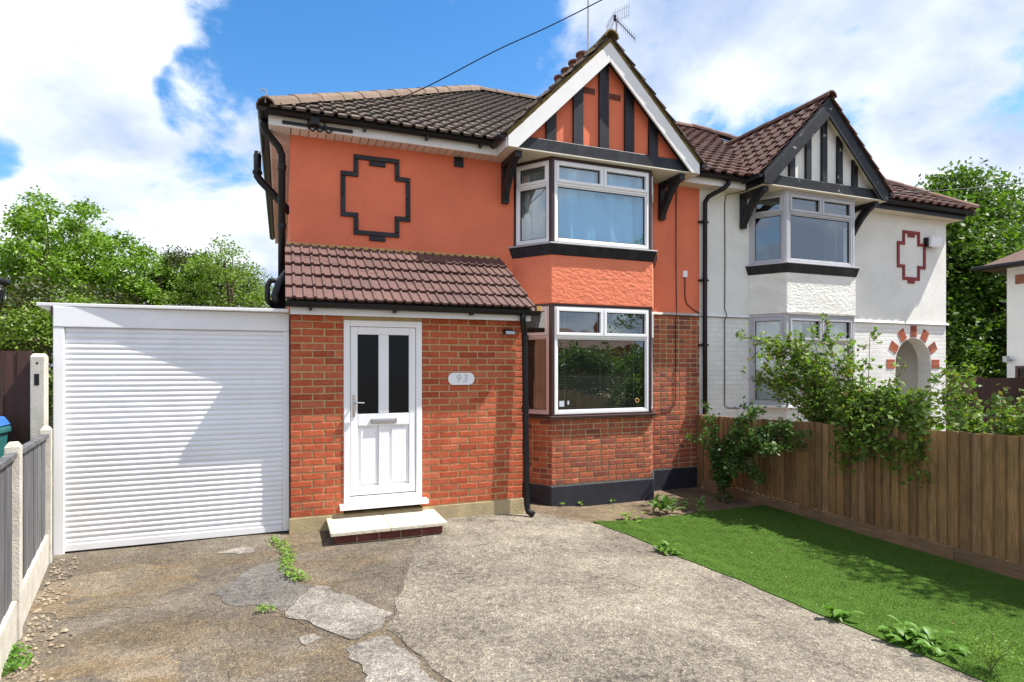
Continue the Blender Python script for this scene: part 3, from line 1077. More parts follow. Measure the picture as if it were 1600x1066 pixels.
crack('driveway_crack_middle', [(1.08, 5.32), (0.98, 5.0), (0.80, 4.4), (0.67, 3.92), (0.76, 3.5), (0.86, 3.1)], 0.005, 1)
crack('driveway_crack_patch', [(-0.2, 4.66), (0.0, 4.42), (0.23, 4.03), (0.39, 3.82), (0.62, 3.9)], 0.004, 2)
crack('driveway_crack_left', [(-1.3, 5.0), (-0.95, 4.9), (-0.55, 4.93), (-0.35, 5.0)], 0.004, 3)
crack('driveway_crack_near', [(-0.5, 4.7), (-0.3, 4.2), (-0.25, 3.8), (-0.3, 3.3)], 0.004, 4)
crack('driveway_crack_door', [(-0.1, 6.3), (0.0, 5.9), (0.05, 5.5), (0.12, 5.0)], 0.004, 5)


def build_lawn():
    # backing sheet with two seams, then the pile
    y0, y1 = -1.0, 6.05
    ribbon('lawn', 'turf_base', lambda y: lawn_edge(y) + 0.005, lambda y: 5.93, y0, y1, 0.016, 60, 16, 0.02)
    n = 330000
    y = y0 + 0.6 + (y1 - y0 - 0.6) * NR.random(n) ** 0.9
    e = np.array([lawn_edge(v) for v in y]) + 0.01
    x = e + (5.92 - e) * NR.random(n)
    # seams where two rolls of turf meet stay bare
    s1 = np.abs(x - (e + 0.50 + 0.01 * np.sin(y * 6))) < 0.006
    s2 = np.abs(x - (e + 1.28 + 0.01 * np.sin(y * 5))) < 0.006
    ok = ~(s1 | s2)
    x, y = x[ok], y[ok]
    n = len(x)
    z = -0.13 * np.clip((x - 2.2) / 1.6, 0, 1) + 0.014 + 0.6 * (0.006 * np.sin(x * 2.1 + y * 1.3) + 0.004 * np.sin(x * 5.3 - y * 3.1))
    a = NR.random(n) * 6.283
    h = NR.uniform(0.006, 0.012, n)
    w = NR.uniform(0.0013, 0.0024, n)
    lx, ly = NR.normal(0, 0.008, n) - 0.004, NR.normal(0, 0.008, n) - 0.003
    v = np.empty((n, 3, 3))
    v[:, 0] = np.stack([x + np.cos(a) * w, y + np.sin(a) * w, z], 1)
    v[:, 1] = np.stack([x - np.cos(a) * w, y - np.sin(a) * w, z], 1)
    v[:, 2] = np.stack([x + lx, y + ly, z + h], 1)
    o = poly_mesh('grass', v.reshape(-1, 3), 3, M['turf'])
    o['kind'] = 'stuff'
    o['label'] = 'short green pile of the artificial lawn beside the drive'


def poly_mesh(name, verts, k, mat, parent=None, origin=(0, 0, 0)):
    """mesh of separate k-gons, fast"""
    n = len(verts) // k
    me = bpy.data.meshes.new(name)
    me.vertices.add(len(verts))
    me.vertices.foreach_set('co', (np.asarray(verts) - np.array(origin)).astype(np.float32).ravel())
    me.loops.add(len(verts))
    me.loops.foreach_set('vertex_index', np.arange(len(verts), dtype=np.int32))
    me.polygons.add(n)
    me.polygons.foreach_set('loop_start', np.arange(0, len(verts), k, dtype=np.int32))
    me.update(calc_edges=True)
    me.materials.append(mat)
    return link(name, me, origin, parent)


build_lawn()

# ================================================================== the semi-detached pair
WALL_Y = 7.45          # face of the main walls
BAY_Y = 6.98           # face of both bays
PORCH_Y = 6.46
EAVE_Z = 4.465         # soffit level
PITCH = math.atan(0.648)
CP, SP = math.cos(PITCH), math.sin(PITCH)
PARTY = 6.05
RIDGE_Y, RIDGE_Z = 10.65, 6.905
ROOF_Y, ROOF_Z = 7.08, 4.59
GP = math.atan(1.0226)
CG, SG = math.cos(GP), math.sin(GP)


def plan_prism(mb, pts, z0, z1):
    mb.prism([(x, y, z0) for x, y in pts], (0, 0, z1 - z0))
    return mb


def offset_plan(L0, L1, R1, R0, d):
    """bay outline grown outwards by d"""
    k = d * 0.65
    return [(L0[0] - d * 1.2, L0[1]), (L1[0] - k, L1[1] - d), (R1[0] + k, R1[1] - d), (R0[0] + d * 1.2, R0[1])]


def bay_front(house, x0, x1, cant, wmat, smat, postmat, rough, low_z0, low_z1, sillmat, bandmat):
    """rendered bay of two storeys: apron, sills, corner posts and the six windows"""
    L0, L1, R1, R0 = (x0 - cant, WALL_Y), (x0, BAY_Y), (x1, BAY_Y), (x1 + cant, WALL_Y)
    up0, up1 = 3.352, 4.425
    # apron between the storeys
    ap = plan_prism(MB(), offset_plan(L0, L1, R1, R0, 0.015), 2.545, 3.19)
    ap.build('apron', rough, house, bevel=0.012)
    # black moulded band and thin grey sill
    bd = MB()
    o1, o2 = offset_plan(L0, L1, R1, R0, 0.025), offset_plan(L0, L1, R1, R0, 0.065)
    n = 4
    bd.add([(x, y, 3.180) for x, y in o1] + [(x, y, 3.315) for x, y in o2], [(0, 1, 2, 3)[::-1], (4, 5, 6, 7)] + [(i, (i + 1) % 4, (i + 1) % 4 + 4, i + 4) for i in range(4)])
    bd.build('sill_band', bandmat, house, bevel=0.006)
    plan_prism(MB(), offset_plan(L0, L1, R1, R0, 0.075), 3.316, 3.334).build('window_sill', 'upvc_dull', house, bevel=0.004)
    plan_prism(MB(), offset_plan(L0, L1, R1, R0, 0.02), 3.335, up0).build('sill_bed', postmat, house)
    plan_prism(MB(), offset_plan(L0, L1, R1, R0, 0.055), low_z0 - 0.055, low_z0 - 0.018).build('window_sill', sillmat, house, bevel=0.006)
    plan_prism(MB(), offset_plan(L0, L1, R1, R0, 0.012), low_z0 - 0.017, low_z0).build('sill_bed', postmat, house)
    # head boards
    plan_prism(MB(), offset_plan(L0, L1, R1, R0, 0.006), up1, EAVE_Z - 0.003).build('head_board', postmat, house)
    plan_prism(MB(), offset_plan(L0, L1, R1, R0, 0.004), low_z1, 2.543).build('head_board', postmat, house)
    for (a, b) in ((up0, up1), (low_z0, low_z1)):
        for (cx, s) in ((x0, 1), (x1, -1)):
            # corner post, mitred to the cant
            q = [(cx, BAY_Y - 0.004), (cx + s * 0.040, BAY_Y - 0.004), (cx + s * 0.040, BAY_Y + 0.07), (cx + s * 0.005, BAY_Y + 0.085), (cx - s * 0.026, BAY_Y + 0.028)]
            plan_prism(MB(), q, a, b).build('corner_post', postmat, house)
        for (cx, s) in ((L0[0], 1), (R0[0], -1)):
            q = [(cx - s * 0.004, WALL_Y - 0.001), (cx + s * 0.018, WALL_Y - 0.03), (cx + s * 0.06, WALL_Y + 0.0), (cx + s * 0.06, WALL_Y + 0.05), (cx, WALL_Y + 0.05)]
            plan_prism(MB(), q, a, b).build('wall_post', postmat, house)
        wm = wmat
        window(house, (x0 + 0.040, BAY_Y), (x1 - 0.040, BAY_Y), a, b, True, wm, name='bay_window')
        window(house, L0, L1, a, b, False, smat if a < 2 else wm, inset0=0.03, inset1=0.032, name='side_window')
        window(house, R1, R0, a, b, False, wm, inset0=0.032, inset1=0.03, name='side_window')
    return L0, L1, R1, R0


def gable(house, xl, xr, apex_top, bargemat, infill, n_posts, centers, side_fascia, tilemat, vents, postw, beammat, rtile, ridge_r):
    xc = (xl + xr) / 2
    YF = 6.85
    half = xc - xl
    k = (apex_top - 4.592) / half
    gp = math.atan(k)
    z_in = apex_top - 0.26
    # barge boards
    for s in (-1, 1):
        xe = xc + s * half
        xi = xc + s * (z_in - EAVE_Z) / k
        poly = [(xc, YF, apex_top), (xe, YF, 4.592), (xe, YF, EAVE_Z), (xi, YF, EAVE_Z), (xc, YF, z_in)]
        mb = MB().prism(poly, (0, 0.028, 0))
        mb.build('barge_board', bargemat, house, bevel=0.004)
        # boxed soffit behind the barge board
        pl = [(xc, YF + 0.03, z_in + 0.10), (xi + s * 0.06, YF + 0.03, EAVE_Z + 0.03), (xi + s * 0.06, YF + 0.03, EAVE_Z + 0.075), (xc, YF + 0.03, z_in + 0.15)]
        MB().prism(pl, (0, 0.13, 0)).build('verge_soffit', 'blackpaint' if infill == 'orange' else 'cream', house)
        # mossy mortar under the verge tiles
        t = 0.045
        pl = [(xc, YF + 0.004, apex_top + 0.002), (xe, YF + 0.004, 4.594), (xe + s * 0.02, YF + 0.004, 4.594 + t), (xc, YF + 0.004, apex_top + t * 1.3)]
        MB().prism(pl, (0, 0.16, 0)).build('verge_mortar', 'moss' if infill == 'orange' else 'blackpaint', house)
        # roof deck of this slope
        dz = 0.05
        pl = [(xc, YF + 0.03, apex_top + dz), (xe - s * 0.0 + s * 0.04, YF + 0.03, 4.592 + dz - 0.04 * k), (xe + s * 0.04, YF + 0.03, 4.592 - 0.04 * k + 0.01), (xc, YF + 0.03, apex_top + 0.01)]
        MB().prism(pl, (0, 3.0, 0)).build('roof_deck', 'deck', house)
        # tiles
        sl = half / math.cos(gp) + 0.05
        cg, sg = math.cos(gp), math.sin(gp)
        zb = 4.592 + dz - 0.05 * k + 0.004
        front, back = YF - 0.035, 9.55
        # the part above the main roof only
        cc = (ROOF_Y - (zb and 0) + (zb - ROOF_Z) / 0.648)
        if s < 0:
            roof_field(house, (xe - 0.05, back, zb), (0, -1, 0), (cg, 0, sg), back - front, sl, 0.235, 0.30 if rtile == 2 else 0.215, rtile, tilemat,
                       clip=[(-1, -sg / 0.648, cc - back + 0.03)], stagger=(rtile == 2), seed=21 + int(xl), pan=0.62 if rtile == 2 else 0.45)
        else:
            roof_field(house, (xe + 0.05, front, zb), (0, 1, 0), (-cg, 0, sg), back - front, sl, 0.235, 0.30 if rtile == 2 else 0.215, rtile, tilemat,
                       clip=[(1, -sg / 0.648, cc - front + 0.03)], stagger=(rtile == 2), seed=22 + int(xl), pan=0.62 if rtile == 2 else 0.45)
        # side fascia and short gutter running back to the main eave
        fx = xe
        MB().box(min(fx, fx + s * 0.02), max(fx, fx + s * 0.02), YF + 0.03, 7.235, EAVE_Z, 4.59).build('side_fascia', side_fascia, house)
        gutter(house, (fx + s * 0.075, YF + 0.0, 4.600), (fx + s * 0.075, 7.22, 4.600), 0.055)
    ridge_tiles(house, (xc, YF - 0.05, apex_top + 0.045), (xc, 9.35, apex_top + 0.045), 6, ridge_r, 'moss' if infill == 'orange' else 'redridge', flat=1.0)
    # infill panel
    xi = (z_in + 0.12 - 4.48) / k
    MB().prism([(xc - xi, 7.0, 4.48), (xc + xi, 7.0, 4.48), (xc, 7.0, z_in + 0.12)], (0, 0.08, 0)).build('gable_panel', infill, house)
    for cx in centers:
        ztop = lambda x: z_in + 0.09 - abs(x - xc) * k
        pl = [(cx - postw / 2, 6.955, 4.645), (cx + postw / 2, 6.955, 4.645), (cx + postw / 2, 6.955, ztop(cx + postw / 2)), (cx - postw / 2, 6.955, ztop(cx - postw / 2))]
        if abs(cx - xc) < postw / 2:
            pl.insert(3, (xc, 6.955, ztop(xc)))
        MB().prism(pl, (0, 0.044, 0)).build('gable_stud', beammat, house, bevel=0.004)
    xb = (z_in + 0.04 - 4.48) / k
    xt = (z_in + 0.04 - 4.65) / k
    MB().prism([(xc - xb, 6.92, 4.48), (xc + xb, 6.92, 4.48), (xc + xt, 6.92, 4.65), (xc - xt, 6.92, 4.65)], (0, 0.078, 0)).build('gable_beam', beammat, house, bevel=0.006)
    for (vx, vz) in vents:
        v = MB()
        for j in range(3):
            v.box(vx - 0.085, vx + 0.085, 6.990, 6.998, vz - 0.040 + j * 0.029, vz - 0.022 + j * 0.029)
        for j in range(8):
            v.box(vx - 0.085 + j * 0.0232, vx - 0.077 + j * 0.0232, 6.991, 6.999, vz - 0.04, vz + 0.04)
        v.build('air_brick', 'terracotta', house)
    # soffit under the gable
    MB().box(xl + 0.01, xr - 0.01, YF + 0.03, WALL_Y - 0.002, EAVE_Z, EAVE_Z + 0.015).build('gable_soffit', 'cream', house)


def bracket(house, x, mat, w=0.095):
    """timber bracket: wall post, top arm and raking strut"""
    b = MB()
    b.prism([(x, WALL_Y - 0.002, EAVE_Z - 0.002), (x, WALL_Y - 0.075, EAVE_Z - 0.002), (x, WALL_Y - 0.075, 3.91), (x, WALL_Y - 0.002, 3.91)], (w, 0, 0))
    b.prism([(x, WALL_Y - 0.074, EAVE_Z - 0.002), (x, 6.93, EAVE_Z - 0.002), (x, 6.93, EAVE_Z - 0.085), (x, WALL_Y - 0.074, EAVE_Z - 0.085)], (w, 0, 0))
    pts = []
    for t in (0, 0.25, 0.5, 0.75, 1):
        y = WALL_Y - 0.074 - t * 0.40
        z = 3.93 + t * 0.46 - 0.05 * math.sin(t * math.pi) * -1
        pts.append((y, z))
    low = [(x, y, z) for y, z in pts]
    top = [(x, y + 0.02 + 0.05, z + 0.09) for y, z in pts][::-1]
    low[0] = (x, WALL_Y - 0.074, 3.93)
    top[-1] = (x, WALL_Y - 0.074, 4.06)
    top[0] = (x, 7.06, EAVE_Z - 0.08)
    low[-1] = (x, 6.96, EAVE_Z - 0.08)
    b.prism(low + top, (w * 0.8, 0, 0))
    b.build('bracket', mat, house, bevel=0.006)


# ---------------------------------------------------------------- orange house
oh = thing('semi_detached_house', 'orange rendered house with red brick porch, white barge boards and black timbered gable', 'house', (3.0, WALL_Y, 0))


def build_orange_house():
    x0, x1 = 2.933 + 0.343, 4.817
    # upper wall, orange render
    grid_wall('upper_wall', 'orange', oh, 0.09, PARTY - 0.03, 2.50, EAVE_Z + 0.02, WALL_Y, WALL_Y + 0.25, [(2.99, 5.10, 3.33, 4.43)])
    MB().box(0.09, 0.34, WALL_Y + 0.251, 14.2, -0.2, EAVE_Z + 0.02).build('side_wall', 'orange', oh)
    MB().box(0.09, PARTY, 14.2, 14.45, -0.2, EAVE_Z + 0.02).build('rear_wall', 'orange', oh)
    # drip moulding between render and brick
    MB().prism([(5.12, WALL_Y - 0.03, 2.498), (5.12, WALL_Y + 0.01, 2.498), (5.12, WALL_Y + 0.01, 2.535), (5.12, WALL_Y - 0.012, 2.535)], (PARTY - 0.04 - 5.12, 0, 0)).build('drip_moulding', 'flash', oh)
    # lower brick wall to the right of the bay
    lw = grid_wall('lower_wall', 'oldmortar', oh, 0.34, PARTY - 0.03, -0.25, 2.49, WALL_Y + 0.008, WALL_Y + 0.25, [(2.99, 5.10, 1.03, 2.49)])
    j = MB()
    brick_field(lw, (5.13, WALL_Y, 0), (1, 0, 0), (0, -1, 0), 0.89, 0.175, 2.497, 0.0735, 'oldbrick_j', 'mix', joined=j, seed=5)
    brick_field(lw, (2.66, WALL_Y, 0), (1, 0, 0), (0, -1, 0), 0.27, 0.175, 2.497, 0.0735, 'oldbrick_j', 'mix', joined=j, seed=6)
    # canted cheeks of the bay
    dcl = (0.343, -0.47, 0)
    ln = math.hypot(0.343, 0.47)
    nl = (-0.47, -0.343, 0)
    brick_field(lw, (2.933, WALL_Y, 0), dcl, nl, ln, 0.165, 1.025, 0.0735, 'oldbrick_j', 'mix', joined=j, seed=7, ends=(0, 0.004))
    brick_field(lw, (x1, BAY_Y, 0), (0.343, 0.47, 0), (0.47, -0.343, 0), ln, 0.165, 1.025, 0.0735, 'oldbrick_j', 'mix', joined=j, seed=8, ends=(0.004, 0))
    bw = j.build('brickwork', 'oldbrick_j', oh, recalc=False)
    bw['kind'] = 'stuff'
    MB().box(5.10, PARTY - 0.02, WALL_Y - 0.025, WALL_Y + 0.006, -0.25, 0.172).build('plinth', 'plinth', oh, bevel=0.01)
    # bay base
    L0, L1, R1, R0 = (2.933, WALL_Y + 0.006), (x0, BAY_Y), (x1, BAY_Y), (x1 + 0.343, WALL_Y + 0.006)
    bb = plan_prism(MB(), offset_plan(L0, L1, R1, R0, -0.009), -0.25, 1.03).build('bay_base', 'oldmortar', oh)
    brick_field(bb, (x0, BAY_Y, 0), (1, 0, 0), (0, -1, 0), x1 - x0, 0.165, 1.025, 0.0735, 'oldbrick', 'mix', seed=12)
    plan_prism(MB(), offset_plan(L0, L1, R1, R0, 0.030), -0.25, 0.158).build('plinth', 'plinth', oh, bevel=0.012)
    bay_front(oh, x0, x1, 0.343, 'upvc', 'upvc_pink', 'brown', 'orange_rough', 1.088, 2.512, 'brown', 'blackpaint')
    # inner rooms: floors and a back wall so the glass looks into a room
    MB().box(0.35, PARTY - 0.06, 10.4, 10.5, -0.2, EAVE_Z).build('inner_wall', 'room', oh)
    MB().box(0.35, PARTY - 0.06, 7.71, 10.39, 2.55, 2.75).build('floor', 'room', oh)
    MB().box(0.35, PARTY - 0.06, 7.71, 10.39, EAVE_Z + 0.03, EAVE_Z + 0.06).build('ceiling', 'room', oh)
    MB().box(PARTY - 0.05, PARTY + 0.05, WALL_Y + 0.26, 14.1, -0.2, EAVE_Z + 0.02).build('party_wall', 'room', oh)
    # stickers in the ground floor window
    for (sx, sz, w, h) in ((3.40, 1.19, 0.07, 0.075), (3.52, 1.215, 0.022, 0.05)):
        MB().box(sx, sx + w, BAY_Y + 0.022, BAY_Y + 0.028, sz, sz + h).build('sticker', 'sticker', oh)
    rg = MB()
    cx, cz = 4.60, 1.25
    vs, fs = [], []
    for k in range(14):
        a = k * 2 * math.pi / 14
        for rr in (0.035, 0.020):
            vs.append((cx + math.cos(a) * rr, BAY_Y + 0.024, cz + math.sin(a) * rr))
    for k in range(14):
        k2 = (k + 1) % 14
        fs.append((2 * k, 2 * k2, 2 * k2 + 1, 2 * k + 1))
    rg.add(vs, fs).build('sticker', 'ochre', oh)
    # -------------------------------------------------- roof
    d = MB()
    e0, e1 = -0.15, PARTY - 0.45
    ap = (3.40, RIDGE_Y, RIDGE_Z)
    d.add([(e0, ROOF_Y, ROOF_Z), (PARTY, ROOF_Y, ROOF_Z), (PARTY, RIDGE_Y, RIDGE_Z), ap, (e0, 14.22, ROOF_Z), (PARTY, 14.22, ROOF_Z)],
          [(0, 1, 2, 3), (0, 3, 4), (4, 3, 2, 5)])
    deck = d.build('main_roof', 'deck', oh, recalc=True)
    sl = (RIDGE_Y - ROOF_Y) / CP
    roof_field(deck, (e0, ROOF_Y - 0.03, ROOF_Z - 0.005), (1, 0, 0), (0, CP, SP), 5.2, sl, 0.25, 0.30, 2, 'maintile',
               clip=[(-1, CP, -0.02), (1, -0.634 * CP, 2.80)], seed=4)
    MB().tube([(e0 + 0.12, ROOF_Y + 0.12, ROOF_Z + 0.06), (3.40, RIDGE_Y, RIDGE_Z + 0.005)], 0.085, 8).build('hip_mortar', 'moss', deck)
    ridge_tiles(deck, (e0 - 0.02, ROOF_Y - 0.02, ROOF_Z + 0.000), (3.40, RIDGE_Y, RIDGE_Z + 0.025), 13, 0.135, 'hiptile', 'hip_tile', flat=0.8)
    ridge_tiles(deck, (3.36, RIDGE_Y, RIDGE_Z + 0.02), (PARTY, RIDGE_Y, RIDGE_Z + 0.02), 6, 0.12, 'hiptile', flat=0.8)
    # side slope tiles seen only as courses
    # eaves
    fa = MB().box(-0.125, 2.60, 7.215, 7.235, EAVE_Z, 4.588)
    fa.build('fascia', 'fascia', oh)
    MB().box(-0.145, -0.125, 7.215, 14.3, EAVE_Z, 4.588).build('fascia', 'fascia', oh)
    sf = MB().box(-0.12, 2.60, 7.238, WALL_Y - 0.001, EAVE_Z + 0.008, EAVE_Z + 0.016).build('soffit', 'brown', oh)
    me = None
    x = 0.10
    while x < 2.68:
        b = MB().box(x, x + 0.089, 7.237, WALL_Y - 0.002, EAVE_Z - 0.002, EAVE_Z + 0.007)
        if me is None:
            ob = b.build('soffit_board', 'soffit', sf, bevel=0.002)
            me = ob.data
        else:
            ob = link('soffit_board', me, (x + 0.0445, (7.237 + WALL_Y - 0.002) / 2, EAVE_Z - 0.002), sf)
        x += 0.098
    me = None
    y = 7.24
    k = 0
    while y < 11.5:
        if me is None:
            ob = MB().box(-0.124, 0.088, y, y + 0.089, EAVE_Z - 0.002, EAVE_Z + 0.007).build('soffit_board', 'soffit', sf)
            me = ob.data
        else:
            link('soffit_board', me, ((-0.124 + 0.088) / 2, y + 0.0445, EAVE_Z - 0.002), sf)
        y += 0.098
    MB().box(-0.124, 0.088, y, 14.2, EAVE_Z - 0.002, EAVE_Z + 0.007).build('side_soffit', 'soffit', oh)
    gutter(oh, (-0.22, 7.155, 4.612), (2.56, 7.155, 4.612), 0.058)
    gutter(oh, (-0.205, 7.10, 4.612), (-0.205, 14.3, 4.612), 0.058)
    for bx in (0.9, 1.65, 2.35):
        MB().box(bx, bx + 0.03, 7.12, 7.214, 4.525, 4.56).build('gutter_bracket', 'black', oh)
    # gable
    gable(oh, 2.62, 5.54, 6.05, 'fascia', 'orange', 5, [3.265, 3.66, 4.05, 4.45, 4.84], 'fascia', 'maintile', [(3.84, 5.42), (4.24, 5.40)], 0.145, 'blackpaint', 2, 0.10)
    bracket(oh, 2.745, 'blackpaint')
    bracket(oh, 5.255, 'blackpaint')
    MB().box(2.09, 2.215, WALL_Y - 0.02, WALL_Y - 0.001, 4.33, 4.455).build('vent', 'black', oh)
    # decorative brick cross: pieces of brick outlining a stepped panel
    xa, xb, xc, xd = 0.658, 0.812, 1.377, 1.516
    za, zb, zc, zd = 3.338, 3.55, 4.11, 4.328
    t = 0.062
    pr = [(xb, (xb + xc) / 2, zd - t, zd), ((xb + xc) / 2, xc, zd - t, zd), (xb, (xb + xc) / 2, za, za + t), ((xb + xc) / 2, xc, za, za + t),
          (xb, xb + t, zc, zd - t), (xc - t, xc, zc, zd - t), (xb, xb + t, za + t, zb), (xc - t, xc, za + t, zb),
          (xa, xb + t, zc - t, zc), (xc - t, xd, zc - t, zc), (xa, xb + t, zb, zb + t), (xc - t, xd, zb, zb + t),
          (xa, xa + t, (zb + zc) / 2, zc - t), (xa, xa + t, zb + t, (zb + zc) / 2), (xd - t, xd, (zb + zc) / 2, zc - t), (xd - t, xd, zb + t, (zb + zc) / 2),
          (1.0, 1.205, zd - 2 * t, zd - t), (1.0, 1.205, za - t, za)]
    back = MB().box(xa + 0.02, xa + 0.03, WALL_Y - 0.006, WALL_Y - 0.001, zb + 0.1, zb + 0.11)
    cr = None
    for (p, q, r_, s_) in pr:
        jit = R.uniform(-0.003, 0.003)
        b = MB().box(p + 0.003, q - 0.003, WALL_Y - 0.026 + jit, WALL_Y - 0.001, r_ + 0.003, s_ - 0.003)
        b.build('panel_brick', 'blackpaint', oh, bevel=0.004)
    # -------------------------------------------------- porch
    pl, prr = 0.08, 2.65
    dx0, dx1, dz1 = 0.606, 1.444, 2.216
    pw = grid_wall('porch_wall', 'mortar', oh, pl + 0.004, prr - 0.004, 0.15, 2.30, PORCH_Y + 0.008, PORCH_Y + 0.12, [(dx0, dx1, 0.152, dz1)])
    brick_field(pw, (pl, PORCH_Y, 0), (1, 0, 0), (0, -1, 0), prr - pl, 0.166, 2.266, 0.075, 'brick', 'stretcher', holes=[(dx0 - pl - 0.004, dx1 - pl + 0.004, 0.0, dz1 + 0.003)], seed=31)
    MB().box(pl, pl + 0.11, PORCH_Y + 0.121, WALL_Y - 0.001, -0.1, 2.40).build('porch_side_wall', 'farbrick', oh)
    MB().box(prr - 0.11, prr, PORCH_Y + 0.121, WALL_Y - 0.001, -0.2, 2.40).build('porch_side_wall', 'farbrick', oh)
    pm = MB()
    for a, b in ((pl - 0.012, dx0 - 0.001), (dx1 + 0.001, prr + 0.012)):
        pm.box(a, b, PORCH_Y - 0.014, PORCH_Y + 0.118, -0.12, 0.158)
    pm.box(dx0 - 0.001, dx1 + 0.001, PORCH_Y - 0.014, PORCH_Y + 0.118, -0.12, 0.150)
    pm.build('porch_plinth', 'sandplinth', oh)
    # porch roof
    ez, ey, ty, tz = 2.385, 6.28, 7.425, 3.135
    pa = math.atan2(tz - ez, ty - ey)
    ps = math.hypot(tz - ez, ty - ey)
    rd = MB().prism([(0.04, ey + 0.02, ez - 0.005), (0.04, ty + 0.02, tz - 0.005), (0.04, ty + 0.02, tz - 0.07), (0.04, ey + 0.02, ez - 0.04)], (2.67, 0, 0)).build('porch_roof', 'deck', oh)
    roof_field(rd, (0.03, ey - 0.03, ez - 0.006), (1, 0, 0), (0, math.cos(pa), math.sin(pa)), 2.69, ps + 0.01, (ps + 0.01) / 5, 2.69 / 9, 3, 'porchtile', stagger=False, seed=9, roll_h=0.016, pan=0.60)
    MB().box(0.075, 2.705, 6.335, 6.36, 2.252, 2.335).build('porch_fascia', 'fascia', oh)
    MB().box(0.075, 2.69, 6.362, PORCH_Y - 0.001, 2.262, 2.272).build('porch_soffit', 'fascia', oh)
    MB().prism([(2.70, 6.37, 2.262), (2.70, WALL_Y - 0.01, 2.262), (2.70, WALL_Y - 0.01, 3.06), (2.70, 6.37, 2.37)], (0.012, 0, 0)).build('porch_cheek', 'fascia', oh)
    gutter(oh, (0.03, 6.275, 2.372), (2.78, 6.275, 2.362), 0.052)
    for bx in (0.25, 1.1, 1.95):
        MB().box(bx, bx + 0.03, 6.245, 6.334, 2.292, 2.322).build('gutter_bracket', 'black', oh)
    MB().box(2.74, 2.80, 6.23, 6.30, 2.365, 2.42).build('verge_foam', 'ochre', oh)
    fl = MB().prism([(0.05, WALL_Y - 0.09, 3.115), (0.05, WALL_Y - 0.001, 3.165), (0.05, WALL_Y - 0.001, 3.10)], (2.66, 0, 0)).build('flashing', 'flash', oh)
    MB().prism([(0.05, WALL_Y - 0.026, 3.155), (0.05, WALL_Y - 0.001, 3.195), (0.05, WALL_Y - 0.001, 3.14)], (2.66, 0, 0)).build('fillet', 'ochre', oh)
    # porch downpipe with swan neck and shoe
    dp = MB()
    dp.tube([(2.58, 6.275, 2.33), (2.58, 6.275, 2.27), (2.60, 6.31, 2.21), (2.645, 6.385, 2.12), (2.652, 6.395, 2.05), (2.655, 6.375, 1.2), (2.662, 6.345, 0.10), (2.672, 6.33, 0.03), (2.72, 6.28, 0.0)], 0.036, 12)
    dp.build('downpipe', 'black', oh, smooth=True)
    for z in (2.06, 1.22):
        MB().tube([(2.655, 6.385, z - 0.03), (2.655, 6.384, z + 0.03)], 0.044, 12).build('pipe_collar', 'black', oh)
    # side downpipe, soil pipe bends and flue on the left flank
    dp = MB()
    dp.tube([(-0.20, 7.36, 4.57), (-0.20, 7.36, 4.50), (-0.17, 7.40, 4.44), (-0.04, 7.53, 4.33), (-0.005, 7.56, 4.25), (-0.005, 7.56, 2.3)], 0.043, 12)
    dp.build('downpipe', 'black', oh, smooth=True)
    for z in (4.1, 3.4, 2.75):
        MB().tube([(-0.005, 7.56, z - 0.03), (-0.005, 7.56, z + 0.03)], 0.051, 12).build('pipe_collar', 'black', oh)
    fl = MB()
    fl.tube([(0.10, 8.6, 3.82), (-0.08, 8.6, 4.02), (-0.26, 8.6, 4.20), (-0.31, 8.6, 4.27), (-0.31, 8.6, 4.56)], 0.05, 12)
    fl.tube([(-0.31, 8.6, 4.30), (-0.31, 8.6, 4.34)], 0.062, 12)
    fl.tube([(-0.31, 8.6, 4.53), (-0.31, 8.6, 4.60)], 0.040, 12)
    fl.build('flue', 'black', oh, smooth=True)
    sp = MB()
    sp.tube([(0.06, 6.95, 2.75), (-0.02, 6.9, 2.62), (-0.06, 6.9, 2.50), (-0.03, 6.9, 2.35)], 0.055, 12)
    sp.tube([(-0.02, 6.95, 2.66), (-0.12, 6.95, 2.66), (-0.15, 6.95, 2.60), (-0.15, 6.95, 2.45), (-0.08, 6.95, 2.37)], 0.03, 10)
    sp.build('soil_pipe', 'black', oh, smooth=True)
    # cable clamp bar on the fascia and the hip iron
    cl = MB()
    cl.box(0.0, 0.78, 7.196, 7.214, 4.49, 4.525)
    for x in (0.28, 0.36, 0.46):
        cl.tube([(x, 7.19, 4.60), (x, 7.16, 4.55), (x, 7.17, 4.47), (x + 0.05, 7.18, 4.44), (x + 0.09, 7.18, 4.49)], 0.012, 6)
    cl.box(0.30, 0.40, 7.10, 7.195, 4.50, 4.66)
    cl.build('cable_clamp', 'black', oh)
    hi = MB()
    pts = [(-0.17, 7.06, 4.64)]
    for k in range(9):
        a = -1.2 + k * 0.55
        pts.append((-0.19 + 0.035 * math.cos(a), 7.04, 4.74 + 0.035 * math.sin(a)))
    hi.tube(pts, 0.008, 6)
    hi.build('hip_iron', 'iron', oh)
    # cables down the right-hand wall
    w = MB()
    w.tube([(5.58, WALL_Y - 0.012, 4.44), (5.575, WALL_Y - 0.012, 3.4), (5.585, WALL_Y - 0.012, 2.62), (5.57, WALL_Y - 0.035, 2.53), (5.57, WALL_Y - 0.012, 2.45), (5.57, WALL_Y - 0.012, 1.22), (5.54, WALL_Y - 0.015, 1.12), (5.36, WALL_Y - 0.015, 1.08), (5.22, WALL_Y - 0.015, 1.05)], 0.007, 6)
    w.tube([(5.74, WALL_Y - 0.012, 3.12), (5.74, WALL_Y - 0.012, 2.80), (5.77, WALL_Y - 0.012, 2.68), (5.88, WALL_Y - 0.012, 2.60), (6.0, WALL_Y - 0.02, 2.54)], 0.008, 6)
    w.build('wall_cable', 'brown', oh, smooth=True)
